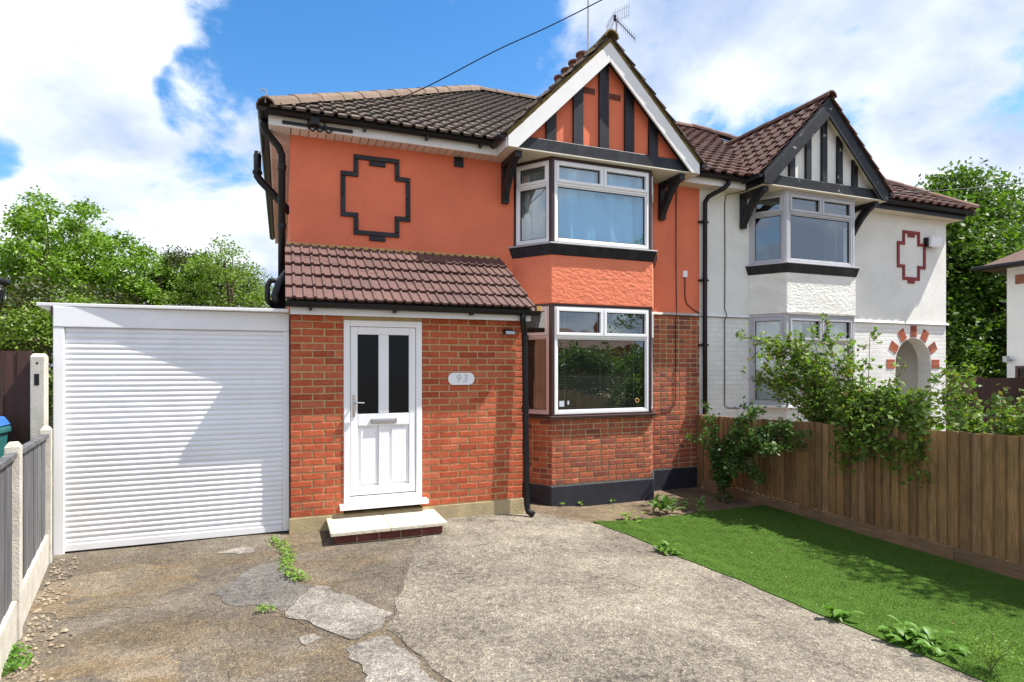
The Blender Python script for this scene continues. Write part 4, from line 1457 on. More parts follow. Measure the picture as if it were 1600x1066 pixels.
    MB().box(5.70, 5.775, WALL_Y - 0.03, WALL_Y - 0.001, 3.08, 3.18).build('cable_box', 'upvc', oh, bevel=0.006)
    # -------------------------------------------------- front door
    d = MB()
    def T(u, dd, z):
        return (u, PORCH_Y - dd, z)
    fb = 0.272
    frame_bars(d, T, dx0, dx1, fb, dz1, 0.066, -0.06, 0.012)
    door = d.build('front_door', 'upvc', oh, bevel=0.006)
    a, b, c, e = dx0 + 0.066, dx1 - 0.066, fb + 0.066, dz1 - 0.066
    lf = MB()
    # leaf: stiles, rails, muntin
    zr0, zr1 = 1.085, 1.215
    mid = (a + b) / 2
    gz0, gz1 = 1.215, e - 0.085
    st = 0.078
    lbox(lf, T, a + 0.004, a + st, -0.05, 0.004, c + 0.004, e - 0.004)
    lbox(lf, T, b - st, b - 0.004, -0.05, 0.004, c + 0.004, e - 0.004)
    lbox(lf, T, a + st, b - st, -0.05, 0.004, e - 0.085, e - 0.004)
    lbox(lf, T, a + st, b - st, -0.05, 0.004, zr0, zr1)
    lbox(lf, T, a + st, b - st, -0.05, 0.004, c + 0.004, c + 0.10)
    lbox(lf, T, mid - 0.055, mid + 0.055, -0.05, 0.004, zr1, gz1)
    lbox(lf, T, mid - 0.055, mid + 0.055, -0.05, 0.004, c + 0.10, zr0)
    lf.build('door_leaf', 'upvc', door, bevel=0.007)
    for (p, q) in ((a + st, mid - 0.055), (mid + 0.055, b - st)):
        pn = MB()
        lbox(pn, T, p, q, -0.03, -0.014, zr1, gz1)
        pn.build('pane', 'glossdark', door)
        pn = MB()
        lbox(pn, T, p, q, -0.04, -0.020, c + 0.10, zr0)
        lbox(pn, T, p + 0.03, q - 0.03, -0.020, -0.008, c + 0.13, zr0 - 0.03)
        pn.build('door_panel', 'upvc', door, bevel=0.006)
    gk = MB()
    frame_bars(gk, T, a, b, c, e, 0.004, -0.05, -0.006)
    lbox(gk, T, a, b, -0.01, 0.008, c - 0.002, c + 0.006)
    gk.build('gasket', 'black', door)
    lb = MB()
    lbox(lb, T, mid - 0.14, mid + 0.14, 0.004, 0.020, 1.105, 1.165)
    lb.build('letter_box', 'chrome', door, bevel=0.008)
    lb = MB()
    lbox(lb, T, mid - 0.12, mid + 0.12, 0.020, 0.027, 1.118, 1.152)
    lb.build('letter_flap', 'iron', door, bevel=0.004)
    hn = MB()
    lbox(hn, T, a + 0.024, a + 0.052, 0.004, 0.014, 1.19, 1.42)
    hn.tube([(a + 0.038, PORCH_Y - 0.012, 1.34), (a + 0.038, PORCH_Y - 0.06, 1.34), (a + 0.055, PORCH_Y - 0.066, 1.34), (a + 0.14, PORCH_Y - 0.064, 1.335)], 0.010, 8)
    hn.tube([(a + 0.038, PORCH_Y - 0.012, 1.25), (a + 0.038, PORCH_Y - 0.022, 1.25)], 0.010, 8)
    hn.build('handle', 'chrome', door)
    sl = MB()
    sl.prism([(dx0 - 0.045, PORCH_Y + 0.03, fb - 0.001), (dx0 - 0.045, PORCH_Y - 0.10, fb - 0.012), (dx0 - 0.045, PORCH_Y - 0.10, fb - 0.055), (dx0 - 0.045, PORCH_Y + 0.03, fb - 0.055)], (dx1 - dx0 + 0.10, 0, 0))
    sl.build('door_sill', 'upvc', door, bevel=0.004)
    # chimney stack on the party wall with its pots
    cs = MB().box(5.55, 6.35, 10.55, 12.0, 6.3, 7.60)
    cs.box(5.50, 6.40, 10.50, 12.05, 7.60, 7.68)
    cs.box(5.46, 6.44, 10.46, 12.09, 7.68, 7.78)
    stack = cs.build('chimney_stack', 'farbrick', oh)
    for i in range(4):
        y = 10.75 + 0.35 * i
        pt = MB()
        pt.tube([(5.74, y, 7.78), (5.74, y, 7.98), (5.74, y, 8.08)], 0.125, 14, r2=0.11)
        pt.tube([(5.74, y, 8.08), (5.74, y, 8.13)], 0.135, 14)
        pt.build('chimney_pot', 'terracotta', stack)


build_orange_house()

curtain('curtain', 'light blue sheet hung across the upstairs bay window of the orange house', (3.33, BAY_Y), (4.76, BAY_Y), 3.37, 4.42, 'curtain_blue', 5, 0.036, -0.10, seed=4)
curtain('curtain', 'grey net curtain in the left side light of the upstairs orange bay', (2.97, WALL_Y - 0.02), (3.27, BAY_Y + 0.03), 3.37, 4.42, 'curtain_net', 4, 0.016, -0.11, seed=5)
curtain('curtain', 'grey net curtain in the right side light of the upstairs orange bay', (4.84, BAY_Y + 0.03), (5.12, WALL_Y - 0.02), 3.37, 4.42, 'curtain_net', 4, 0.016, -0.11, seed=6)


def venetian(label, p0, p1, z0, z1, off):
    p0, p1 = V(p0[0], p0[1], 0), V(p1[0], p1[1], 0)
    U = (p1 - p0).normalized()
    Nn = V(U.y, -U.x, 0)
    L = (p1 - p0).length
    root = thing('venetian_blind', label, 'blind', tuple((p0 + p1) / 2 + Nn * off + V(0, 0, z0)))
    mb = MB()
    z = z0
    while z < z1:
        a = p0 + Nn * (off + 0.010)
        mb.obox((a.x, a.y, z), U, (-Nn.x * 0.75, -Nn.y * 0.75, 0.66), (0, 0, 1), L, 0.024, 0.0012)
        z += 0.021
    o = mb.build('slats', 'blind', root, recalc=False)
    o['kind'] = 'stuff'
    hd = MB()
    a = p0 + Nn * (off - 0.02)
    hd.obox((a.x, a.y, z1), U, Nn, (0, 0, 1), L, 0.04, 0.03)
    hd.build('head_rail', 'blind', root)
    for s in (0.12, 0.5, 0.88):
        q = p0 + U * (L * s) + Nn * (off + 0.013)
        MB().tube([(q.x, q.y, z0), (q.x, q.y, z1)], 0.0012, 4).build('cord', 'curtain_net', root)


venetian('dark venetian blind across the front of the ground floor orange bay', (3.34, BAY_Y), (4.75, BAY_Y), 1.10, 2.47, -0.10)
venetian('dark venetian blind in the left side light of the ground floor orange bay', (2.98, WALL_Y - 0.02), (3.26, BAY_Y + 0.03), 1.10, 2.47, -0.10)
venetian('dark venetian blind in the right side light of the ground floor orange bay', (4.84, BAY_Y + 0.03), (5.11, WALL_Y - 0.02), 1.10, 2.47, -0.10)

# ---------------------------------------------------------------- white house
wh = thing('semi_detached_house', 'white painted house with black timbered gable, red roof tiles and arched porch', 'house', (9.0, WALL_Y, -0.13))


def build_white_house():
    x0, x1 = 7.298, 8.76
    xr = 11.77
    cant = 0.30
    grid_wall('upper_wall', 'white_render', wh, PARTY - 0.03, xr, 2.50, EAVE_Z + 0.02, WALL_Y, WALL_Y + 0.25, [(x0 - cant + 0.06, x1 + cant - 0.06, 3.33, 4.43)])
    # ground floor with the arch cut out
    ax0, ax1, spring = 10.39, 11.35, 1.76
    r = (ax1 - ax0) / 2
    axc = (ax0 + ax1) / 2
    grid_wall('lower_wall', 'paintedbrick', wh, PARTY - 0.03, ax0 - 0.12, -0.35, 2.49, WALL_Y + 0.004, WALL_Y + 0.25, [(x0 - cant + 0.06, x1 + cant - 0.06, 1.08, 2.47)])
    aw = MB()
    y0, y1 = WALL_Y + 0.004, WALL_Y + 0.25
    n = 16
    arc = [(axc - r * math.cos(math.pi * k / n), spring + r * math.sin(math.pi * k / n)) for k in range(n + 1)]
    out = [(ax0 - 0.12, spring)] + [(ax0 - 0.12 + (xr - ax0 + 0.12) * k / n, 2.49) for k in range(1, n)] + [(xr, spring)]
    vs, fs = [], []
    for y in (y0, y1):
        for (p, q) in zip(arc, out):
            vs += [(p[0], y, p[1]), (q[0], y, q[1])]
    m = 2 * (n + 1)
    for k in range(n):
        fs.append((2 * k, 2 * k + 2, 2 * k + 3, 2 * k + 1))
        fs.append((m + 2 * k, m + 2 * k + 1, m + 2 * k + 3, m + 2 * k + 2))
        fs.append((2 * k, m + 2 * k, m + 2 * k + 2, 2 * k + 2))
    aw.add(vs, fs)
    aw.prism([(ax0 - 0.12, y0, spring), (ax0 - 0.12 + (xr - ax0 + 0.12) / n, y0, 2.49), (ax0 - 0.12, y0, 2.49)], (0, y1 - y0, 0))
    aw.prism([(xr, y0, spring), (xr, y0, 2.49), (xr - (xr - ax0 + 0.12) / n, y0, 2.49)], (0, y1 - y0, 0))
    aw.box(ax0 - 0.12, ax0, y0, y1, -0.35, spring)
    aw.box(ax1, xr, y0, y1, -0.35, spring)
    aw.build('arch_wall', 'paintedbrick', wh)
    for k in range(7):
        a = math.pi * (k / 6.0)
        c = V(axc - (r + 0.125) * math.cos(a), y0 - 0.010, spring + (r + 0.125) * math.sin(a))
        rd_ = V(-math.cos(a), 0, math.sin(a))
        tn = V(math.sin(a), 0, math.cos(a))
        for s in (-1, 0, 1):
            b = MB().obox(tuple(c - rd_ * 0.105 + tn * (s * 0.058 - 0.026)), tuple(rd_), (0, 1, 0), tuple(tn), 0.21, 0.03, 0.052 if s else 0.054)
            b.build('arch_brick', 'oldbrick', wh, bevel=0.005)
    # recessed porch
    MB().box(ax0 - 0.3, xr - 0.1, WALL_Y + 1.2, WALL_Y + 1.3, -0.3, 2.5).build('porch_back_wall', 'cream', wh)
    MB().box(ax0 - 0.35, ax0 - 0.3, WALL_Y + 0.26, WALL_Y + 1.2, -0.3, 2.5).build('porch_side_wall', 'cream', wh)
    MB().box(ax0 - 0.3, xr - 0.1, WALL_Y + 0.26, WALL_Y + 1.2, 2.5, 2.55).build('porch_ceiling', 'cream', wh)
    MB().box(xr - 0.25, xr, WALL_Y + 0.251, 14.2, -0.35, EAVE_Z + 0.02).build('side_wall', 'white_render', wh)
    MB().box(PARTY, xr, 14.2, 14.45, -0.35, EAVE_Z + 0.02).build('rear_wall', 'white_render', wh)
    db = MB().prism([(PARTY + 0.06, WALL_Y - 0.035, 2.498), (PARTY + 0.06, WALL_Y + 0.008, 2.498), (PARTY + 0.06, WALL_Y + 0.008, 2.540), (PARTY + 0.06, WALL_Y - 0.012, 2.540)], (x0 - cant - PARTY - 0.07, 0, 0))
    db.build('drip_moulding', 'white_render', wh)
    db = MB().prism([(x1 + cant + 0.01, WALL_Y - 0.035, 2.498), (x1 + cant + 0.01, WALL_Y + 0.008, 2.498), (x1 + cant + 0.01, WALL_Y + 0.008, 2.540), (x1 + cant + 0.01, WALL_Y - 0.012, 2.540)], (xr - x1 - cant + 0.03, 0, 0))
    db.build('drip_moulding', 'white_render', wh)
    L0, L1, R1, R0 = (x0 - cant, WALL_Y + 0.006), (x0, BAY_Y), (x1, BAY_Y), (x1 + cant, WALL_Y + 0.006)
    plan_prism(MB(), offset_plan(L0, L1, R1, R0, 0.0), -0.35, 1.07).build('bay_base', 'paintedbrick', wh)
    bay_front(wh, x0, x1, cant, 'upvc_dull', 'upvc_dull', 'upvc_dull', 'white_rough', 1.125, 2.50, 'upvc', 'blackpaint')
    MB().prism([(x0 - 0.01, BAY_Y - 0.03, 2.535), (x1 + 0.05, BAY_Y - 0.03, 2.535), (x1 + 0.05, BAY_Y - 0.03, 2.56), (x0 + 0.2, BAY_Y - 0.03, 2.575), (x0 - 0.01, BAY_Y - 0.03, 2.555)], (0, 0.03, 0)).build('apron_lip', 'flash', wh)
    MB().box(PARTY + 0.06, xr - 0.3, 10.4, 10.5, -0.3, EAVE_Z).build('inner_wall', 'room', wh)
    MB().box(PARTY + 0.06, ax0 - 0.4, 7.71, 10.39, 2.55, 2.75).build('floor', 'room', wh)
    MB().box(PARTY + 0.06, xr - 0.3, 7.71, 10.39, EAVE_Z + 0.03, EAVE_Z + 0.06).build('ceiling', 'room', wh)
    # roof
    d = MB()
    e1 = xr + 0.20
    ap = (e1 - (RIDGE_Y - ROOF_Y), RIDGE_Y, RIDGE_Z)
    d.add([(PARTY, ROOF_Y, ROOF_Z), (e1, ROOF_Y, ROOF_Z), ap, (PARTY, RIDGE_Y, RIDGE_Z), (e1, 14.22, ROOF_Z), (PARTY, 14.22, ROOF_Z)], [(0, 1, 2, 3), (1, 4, 2), (3, 2, 4, 5)])
    deck = d.build('main_roof', 'deck', wh)
    sl = (RIDGE_Y - ROOF_Y) / CP
    lx = 5.55
    roof_field(deck, (lx, ROOF_Y - 0.03, ROOF_Z - 0.005), (1, 0, 0), (0, CP, SP), 3.6, sl, 0.25, 0.215, 1, 'redtile',
               clip=[(-1, -0.634 * CP, 0.03), (1, -0.634 * CP, 6.70 - lx), (1, 0, 3.4)], stagger=False, seed=14, roll_h=0.036, pan=0.45,
               keep=lambda p: p.x - 4.8 > 0.0 and not (p.z > 6.2 and p.x < 5.0))
    rx = 9.05
    roof_field(deck, (rx, ROOF_Y - 0.03, ROOF_Z - 0.005), (1, 0, 0), (0, CP, SP), e1 - rx, 1.6, 0.25, 0.215, 1, 'redtile',
               clip=[(1, CP, e1 - rx - 0.02), (-1, -0.634 * CP, -(9.40 - rx))], stagger=False, seed=15, roll_h=0.036, pan=0.45)
    ridge_tiles(deck, (e1 + 0.02, ROOF_Y - 0.02, ROOF_Z + 0.02), (ap[0], RIDGE_Y, RIDGE_Z + 0.05), 13, 0.12, 'redridge', 'hip_tile', flat=0.8)
    ridge_tiles(deck, (PARTY, RIDGE_Y, RIDGE_Z + 0.03), (ap[0] + 0.05, RIDGE_Y, RIDGE_Z + 0.03), 5, 0.12, 'redridge', flat=0.8)
    # eaves
    gxl, gxr = 6.73, 9.39
    for (a, b) in ((5.56, gxl), (gxr, xr + 0.18)):
        MB().box(a, b, 7.215, 7.235, EAVE_Z, 4.588).build('fascia', 'fascia' if a < 6 else 'black', wh)
        MB().box(a, b, 7.238, WALL_Y - 0.001, EAVE_Z, EAVE_Z + 0.012).build('soffit', 'cream', wh)
        gutter(wh, (a, 7.155, 4.605), (b + (0.08 if a > 8 else -0.05), 7.155, 4.605), 0.06)
    MB().box(xr + 0.0, xr + 0.18, WALL_Y, 14.3, EAVE_Z, EAVE_Z + 0.012).build('side_soffit', 'cream', wh)
    gutter(wh, (xr + 0.24, 7.10, 4.605), (xr + 0.24, 14.3, 4.605), 0.06)
    gable(wh, gxl, gxr, 5.92, 'blackworn', 'white_render', 5, [7.40, 7.74, 8.08, 8.42, 8.76], 'black', 'redtile', [], 0.11, 'blackworn', 1, 0.095)
    bracket(wh, 6.80, 'blackpaint')
    bracket(wh, 9.17, 'blackpaint')
    # downpipe at the party line
    dp = MB()
    dp.tube([(6.33, 7.16, 4.57), (6.33, 7.16, 4.50), (6.28, 7.19, 4.44), (6.11, 7.35, 4.33), (6.075, 7.385, 4.25), (6.075, 7.39, 2.6), (6.075, 7.385, 0.0)], 0.036, 12)
    dp.build('downpipe', 'black', wh, smooth=True)
    for z in (3.95, 3.05, 2.05):
        q = MB().tube([(6.075, 7.39, z - 0.025), (6.075, 7.39, z + 0.025)], 0.043, 12)
        q.box(5.99, 6.16, 7.40, 7.449, z - 0.012, z + 0.012)
        q.build('pipe_collar', 'black', wh)
    w = MB()
    w.tube([(6.75, 7.2, 4.46), (6.52, WALL_Y - 0.02, 4.42), (6.50, WALL_Y - 0.012, 4.3), (6.505, WALL_Y - 0.012, 3.4), (6.50, WALL_Y - 0.012, 2.62), (6.515, WALL_Y - 0.04, 2.53), (6.50, WALL_Y - 0.01, 2.44), (6.50, WALL_Y - 0.01, 1.1), (6.56, WALL_Y - 0.01, 1.06), (6.8, WALL_Y - 0.01, 1.05)], 0.007, 6)
    w.build('wall_cable', 'brown', wh, smooth=True)
    # red brick panel outline
    xa, xb, xc, xd = 10.416, 10.56, 11.02, 11.18
    za, zb, zc, zd = 3.30, 3.52, 4.00, 4.21
    t = 0.06
    pr = [(xb, xc, zd - t, zd), (xb, xc, za, za + t), (xb, xb + t, zc, zd - t), (xc - t, xc, zc, zd - t), (xb, xb + t, za + t, zb), (xc - t, xc, za + t, zb),
          (xa, xb + t, zc - t, zc), (xc - t, xd, zc - t, zc), (xa, xb + t, zb, zb + t), (xc - t, xd, zb, zb + t),
          (xa, xa + t, zb + t, zc - t), (xd - t, xd, zb + t, zc - t), (10.70, 10.88, zd - 2 * t, zd - t), (10.70, 10.88, za - t, za)]
    for (p, q, r_, s_) in pr:
        MB().box(p + 0.002, q - 0.002, WALL_Y - 0.022, WALL_Y - 0.001, r_ + 0.002, s_ - 0.002).build('panel_brick', 'redpaint', wh, bevel=0.004)


build_white_house()
curtain('curtain', 'white net curtain in the left of the ground floor white bay', (7.36, BAY_Y), (7.75, BAY_Y), 1.15, 2.48, 'curtain_lace', 5, 0.022, -0.12, seed=7)
curtain('curtain', 'white net curtain in the right of the ground floor white bay', (8.30, BAY_Y), (8.70, BAY_Y), 1.15, 2.48, 'curtain_lace', 5, 0.022, -0.12, seed=8)
curtain('curtain', 'white net curtain in the left side light of the ground floor white bay', (7.03, WALL_Y - 0.02), (7.27, BAY_Y + 0.03), 1.15, 2.48, 'curtain_lace', 4, 0.016, -0.11, seed=9)
curtain('curtain', 'dark brown curtain drawn to the right of the upstairs white bay', (8.38, BAY_Y), (8.62, BAY_Y), 3.37, 4.0, 'brown', 3, 0.03, -0.25, seed=10)

# ================================================================== things on and around the houses
def build_sign():
    s = thing('house_number_sign', 'white oval-ended plaque with silver number 93 on the brick porch', 'sign', (1.898, PORCH_Y, 1.513))
    hw, hh = 0.155, 0.069
    pts = []
    c = hh * 0.85
    for (sx, a0) in ((1, -90), (-1, 90)):
        for k in range(9):
            a = rad(a0 + k * 22.5)
            pts.append((1.898 + sx * (hw - c) + math.cos(a) * c, PORCH_Y - 0.012, 1.582 + math.sin(a) * hh))
    MB().prism(pts, (0, 0.0115, 0)).build('plaque', 'upvc', s, bevel=0.002)
    cu = bpy.data.curves.new('numerals', 'FONT')
    cu.body = '93'
    cu.size = 0.125
    cu.extrude = 0.0025
    cu.shear = 0.18
    cu.space_character = 1.25
    cu.align_x = 'CENTER'
    cu.align_y = 'CENTER'
    tmp = bpy.data.objects.new('numerals_tmp', cu)
    COL.objects.link(tmp)
    dg = bpy.context.evaluated_depsgraph_get()
    me = bpy.data.meshes.new_from_object(tmp.evaluated_get(dg))
    bpy.data.objects.remove(tmp)
    me.materials.clear()
    me.materials.append(M['silver'])
    o = link('numerals', me, (1.898, PORCH_Y - 0.0145, 1.582), s, (rad(90), 0, 0))


build_sign()


def build_light():
    s = thing('security_light', 'small black floodlight under the porch gutter beside the downpipe', 'light', (2.45, PORCH_Y, 2.09))
    MB().box(2.42, 2.48, PORCH_Y - 0.035, PORCH_Y - 0.001, 2.10, 2.16).build('back_box', 'black', s, bevel=0.006)
    MB().prism([(2.385, PORCH_Y - 0.036, 2.10), (2.385, PORCH_Y - 0.036, 2.155), (2.385, PORCH_Y - 0.12, 2.135), (2.385, PORCH_Y - 0.13, 2.09)], (0.13, 0, 0)).build('housing', 'black', s, bevel=0.008)
    MB().prism([(2.395, PORCH_Y - 0.126, 2.094), (2.395, PORCH_Y - 0.1195, 2.130), (2.395, PORCH_Y - 0.1225, 2.130), (2.395, PORCH_Y - 0.1325, 2.094)], (0.11, 0, 0)).build('lens', 'iron', s)


build_light()


def build_alarm():
    s = thing('burglar_alarm_box', 'white alarm box on the upper wall of the white house', 'alarm box', (11.33, WALL_Y, 3.93))
    MB().box(11.13, 11.33, WALL_Y - 0.07, WALL_Y - 0.001, 3.94, 4.11).build('back_plate', 'black', s, bevel=0.01)
    MB().box(11.16, 11.47, WALL_Y - 0.13, WALL_Y - 0.071, 3.93, 4.12).build('cover', 'upvc', s, bevel=0.015)


build_alarm()


def build_step():
    s = thing('door_step', 'low front step of two pale slabs on red bricks', 'step', (1.0, 6.17, 0))
    for (a, b) in ((0.43, 0.998), (1.004, 1.575)):
        MB().box(a, b, 5.86, PORCH_Y - 0.016, 0.095, 0.133).build('slab', 'slab', s, bevel=0.006)
    co = MB().box(0.475, 1.535, 5.915, PORCH_Y - 0.02, -0.03, 0.093).build('core', 'mortar', s)
    for i in range(5):
        x = 0.47 + i * 0.2145
        MB().box(x, x + 0.205, 5.905, 5.93, 0.012, 0.088).build('brick', 'stepbrick', s, bevel=0.005)
    for i in range(2):
        y = 5.935 + i * 0.225
        MB().box(0.465, 0.49, y, y + 0.215, 0.012, 0.088).build('brick', 'stepbrick', s, bevel=0.005)
        MB().box(1.52, 1.545, y, y + 0.215, 0.012, 0.088).build('brick', 'stepbrick', s, bevel=0.005)


build_step()


def build_garage():
    gx0, gx1 = -1.95, 0.068
    Y = 6.56
    s = thing('garage', 'white roller shutter garage under a flat white roof edge beside the brick porch', 'garage', (-0.94, Y, 0))
    # guides and header box
    MB().box(gx0, gx0 + 0.085, Y - 0.03, Y + 0.06, -0.02, 2.085).build('guide_rail', 'shutter', s, bevel=0.006)
    MB().box(gx1 - 0.065, gx1, Y - 0.03, Y + 0.06, 0.02, 2.085).build('guide_rail', 'shutter', s, bevel=0.006)
    MB().box(gx0, gx1, Y - 0.035, Y + 0.22, 2.087, 2.275).build('header_box', 'shutter', s, bevel=0.008)
    # slats: one shared curved profile
    n = 40
    z0, z1 = 0.085, 2.085
    h = (z1 - z0) / n
    prof = []
    for k in range(7):
        t = k / 6
        prof.append((-0.0075 * math.sin(t * math.pi) ** 0.7 if 0 < t < 1 else 0.0, t * h * 0.90))
    prof.append((0.0, h * 0.90))
    xa, xb = gx0 + 0.086, gx1 - 0.066
    W = xb - xa
    vs = [(-W / 2, y, z) for y, z in prof] + [(W / 2, y, z) for y, z in prof] + [(-W / 2, 0.012, 0), (-W / 2, 0.012, h), (W / 2, 0.012, 0), (W / 2, 0.012, h)]
    m = len(prof)
    fs = [(k, m + k, m + k + 1, k + 1) for k in range(m - 2)]
    b0 = 2 * m
    fs += [(b0, b0 + 1, b0 + 3, b0 + 2)]
    vs += [(-W / 2, 0.001, h * 0.90), (W / 2, 0.001, h * 0.90), (-W / 2, 0.001, h), (W / 2, 0.001, h)]
    c0 = b0 + 4
    fs += [(m - 1, 2 * m - 1, c0 + 1, c0), (c0, c0 + 1, c0 + 3, c0 + 2)]
    me = bpy.data.meshes.new('slat')
    me.from_pydata(vs, [], fs)
    me.materials.append(M['shutter'])
    for i in range(n):
        link('slat', me, ((xa + xb) / 2, Y, z0 + i * h), s)
    MB().box(xa, xb, Y - 0.016, Y + 0.02, 0.018, 0.083).build('bottom_bar', 'shutter', s, bevel=0.005)
    # flat roof: the front edge runs very slightly out of line with the shutter
    f0, f1 = Y - 0.035, Y - 0.17
    rp = [(gx0 - 0.13, f0 + 0.02), (gx1 - 0.01, f1), (gx1 - 0.01, 9.6), (gx0 - 0.13, 9.6)]
    MB().prism([(x, y, 2.277) for x, y in rp], (0, 0, 0.030)).build('roof', 'fascia', s, bevel=0.004)
    MB().prism([(gx0 - 0.12, f0 + 0.02, 2.275), (gx0 - 0.002, f0 + 0.02, 2.275), (gx0 - 0.002, f0 + 0.02, 2.22)], (0, 2.8, 0)).build('eave_wedge', 'cream', s)
    MB().box(gx0 - 0.016, gx0 - 0.001, Y - 0.033, Y + 0.0, 2.19, 2.27).build('end_cap', 'brown', s)
    cr = MB()
    nx = 60
    vs, fs = [], []
    for k in range(nx + 1):
        x = gx0 + 0.85 + (gx1 - gx0 - 0.87) * k / nx
        zz = 2.338 + 0.008 * math.cos(k * math.pi)
        for (y, dz) in ((6.72, 0), (9.5, 0.04), (6.72, -0.035)):
            vs.append((x, y, zz + dz if dz >= 0 else 2.309))
    for k in range(nx):
        a = 3 * k
        fs.append((a, a + 3, a + 4, a + 1))
        fs.append((a + 2, a + 5, a + 3, a))
    cr.add(vs, fs).build('roof_sheet', 'grey', s, recalc=False)
    MB().box(gx0 + 0.005, gx0 + 0.08, Y + 0.062, 9.5, -0.02, 2.274).build('side_wall', 'fascia', s)
    MB().box(gx0 + 0.081, gx1 - 0.07, 9.4, 9.5, -0.02, 2.274).build('rear_wall', 'fascia', s)


build_garage()


# ---------------------------------------------------------------- fences
def concrete_post(parent, x, y, h, w, ang, name='post', slot=True):
    b = MB()
    u = V(math.cos(ang), math.sin(ang), 0)
    n = V(-u.y, u.x, 0)
    c = V(x, y, -0.05)
    hw = w / 2
    base = [c + u * (sx * hw) + n * (sy * hw) for sx, sy in ((-1, -1), (1, -1), (1, 1), (-1, 1))]
    top = [p + V(0, 0, h + 0.02) for p in base]
    cap = [c + u * (sx * hw * 0.75) + n * (sy * hw * 0.55) + V(0, 0, h + 0.05) for sx, sy in ((-1, -1), (1, -1), (1, 1), (-1, 1))]
    b.add(base + top + cap, [(0, 3, 2, 1), (0, 1, 5, 4), (1, 2, 6, 5), (2, 3, 7, 6), (3, 0, 4, 7), (4, 5, 9, 8), (5, 6, 10, 9), (6, 7, 11, 10), (7, 4, 8, 11), (8, 9, 10, 11)])
    return b.build(name, 'concrete_post', parent, bevel=0.006)


def build_grey_fence():
    s = thing('panel_fence', 'low grey stained board fence with concrete posts left of the drive', 'fence', (-1.7, 5.3, 0))
    P = [V(-1.93, 6.30, 0), V(-1.585, 4.62, 0), V(-1.24, 2.94, 0)]
    tops = [1.20, 1.25, 1.27]
    ang = math.atan2((P[1] - P[0]).y, (P[1] - P[0]).x)
    for p, h in zip(P, tops):
        concrete_post(s, p.x, p.y, h, 0.082, ang)
    for k in range(2):
        a, b = P[k], P[k + 1]
        d = (b - a).normalized()
        n = V(-d.y, d.x, 0)
        a2, b2 = a + d * 0.05, b - d * 0.05
        L = (b2 - a2).length
        # gravel board
        q = a2 - n * 0.024
        MB().obox((q.x, q.y, -0.03), tuple(d), tuple(n), (0, 0, 1), L, 0.048, 0.29).build('gravel_board', 'concrete_post', s, bevel=0.005)
        nb = 13
        bw = L / nb
        for i in range(nb):
            t0, t1 = i / nb, (i + 1) / nb
            # the panel top rises towards the far post
            za, zb = (1.12 + (0.0 if k else -0.0)), 1.12
            h0 = tops[k] - 0.07 + (tops[k + 1] - tops[k]) * t0
            q = a2 + d * (i * bw) + n * (0.003 if i % 2 else 0.0)
            q2 = q + d * (bw + 0.012)
            q3 = q2 - n * 0.014
            q4 = q - n * 0.006
            MB().prism([(q.x, q.y, 0.262), (q2.x, q2.y, 0.262), (q3.x, q3.y, 0.262), (q4.x, q4.y, 0.262)], (0, 0, h0 - 0.29)).build('board', 'greywood', s)
        MB().obox((a2.x - n.x * 0.025, a2.y - n.y * 0.025, tops[k] - 0.095), tuple(((b2 - a2) / L + V(0, 0, (tops[k + 1] - tops[k]) / L))), tuple(n), (0, 0, 1), L, 0.05, 0.03).build('cap_rail', 'greywood', s)


build_grey_fence()


def build_brown_fence():
    s = thing('board_fence', 'tall dark brown board fence with a slotted concrete post beside the garage', 'fence', (-2.8, 6.46, 0))
    p = concrete_post(s, -2.015, 6.42, 1.84, 0.105, 0, 'post')
    MB().box(-2.035, -2.0, 6.3655, 6.3675, 1.56, 1.66).build('post_slot', 'black', s)
    MB().tube([(-2.015, 6.3655, 1.755), (-2.015, 6.369, 1.755)], 0.010, 8).build('post_hole', 'black', s)
    x = -2.085
    for i in range(17):
        w = 0.098
        MB().box(x - w + 0.003, x, 6.44 + (0.010 if i % 2 else 0), 6.46 + (0.010 if i % 2 else 0), 0.02, 1.86 + R.uniform(-0.004, 0.004)).build('board', 'darkwood', s)
        x -= w
    for z in (0.4, 1.5):
        MB().box(x, -2.085, 6.475, 6.52, z, z + 0.07).build('rail', 'darkwood', s)


build_brown_fence()


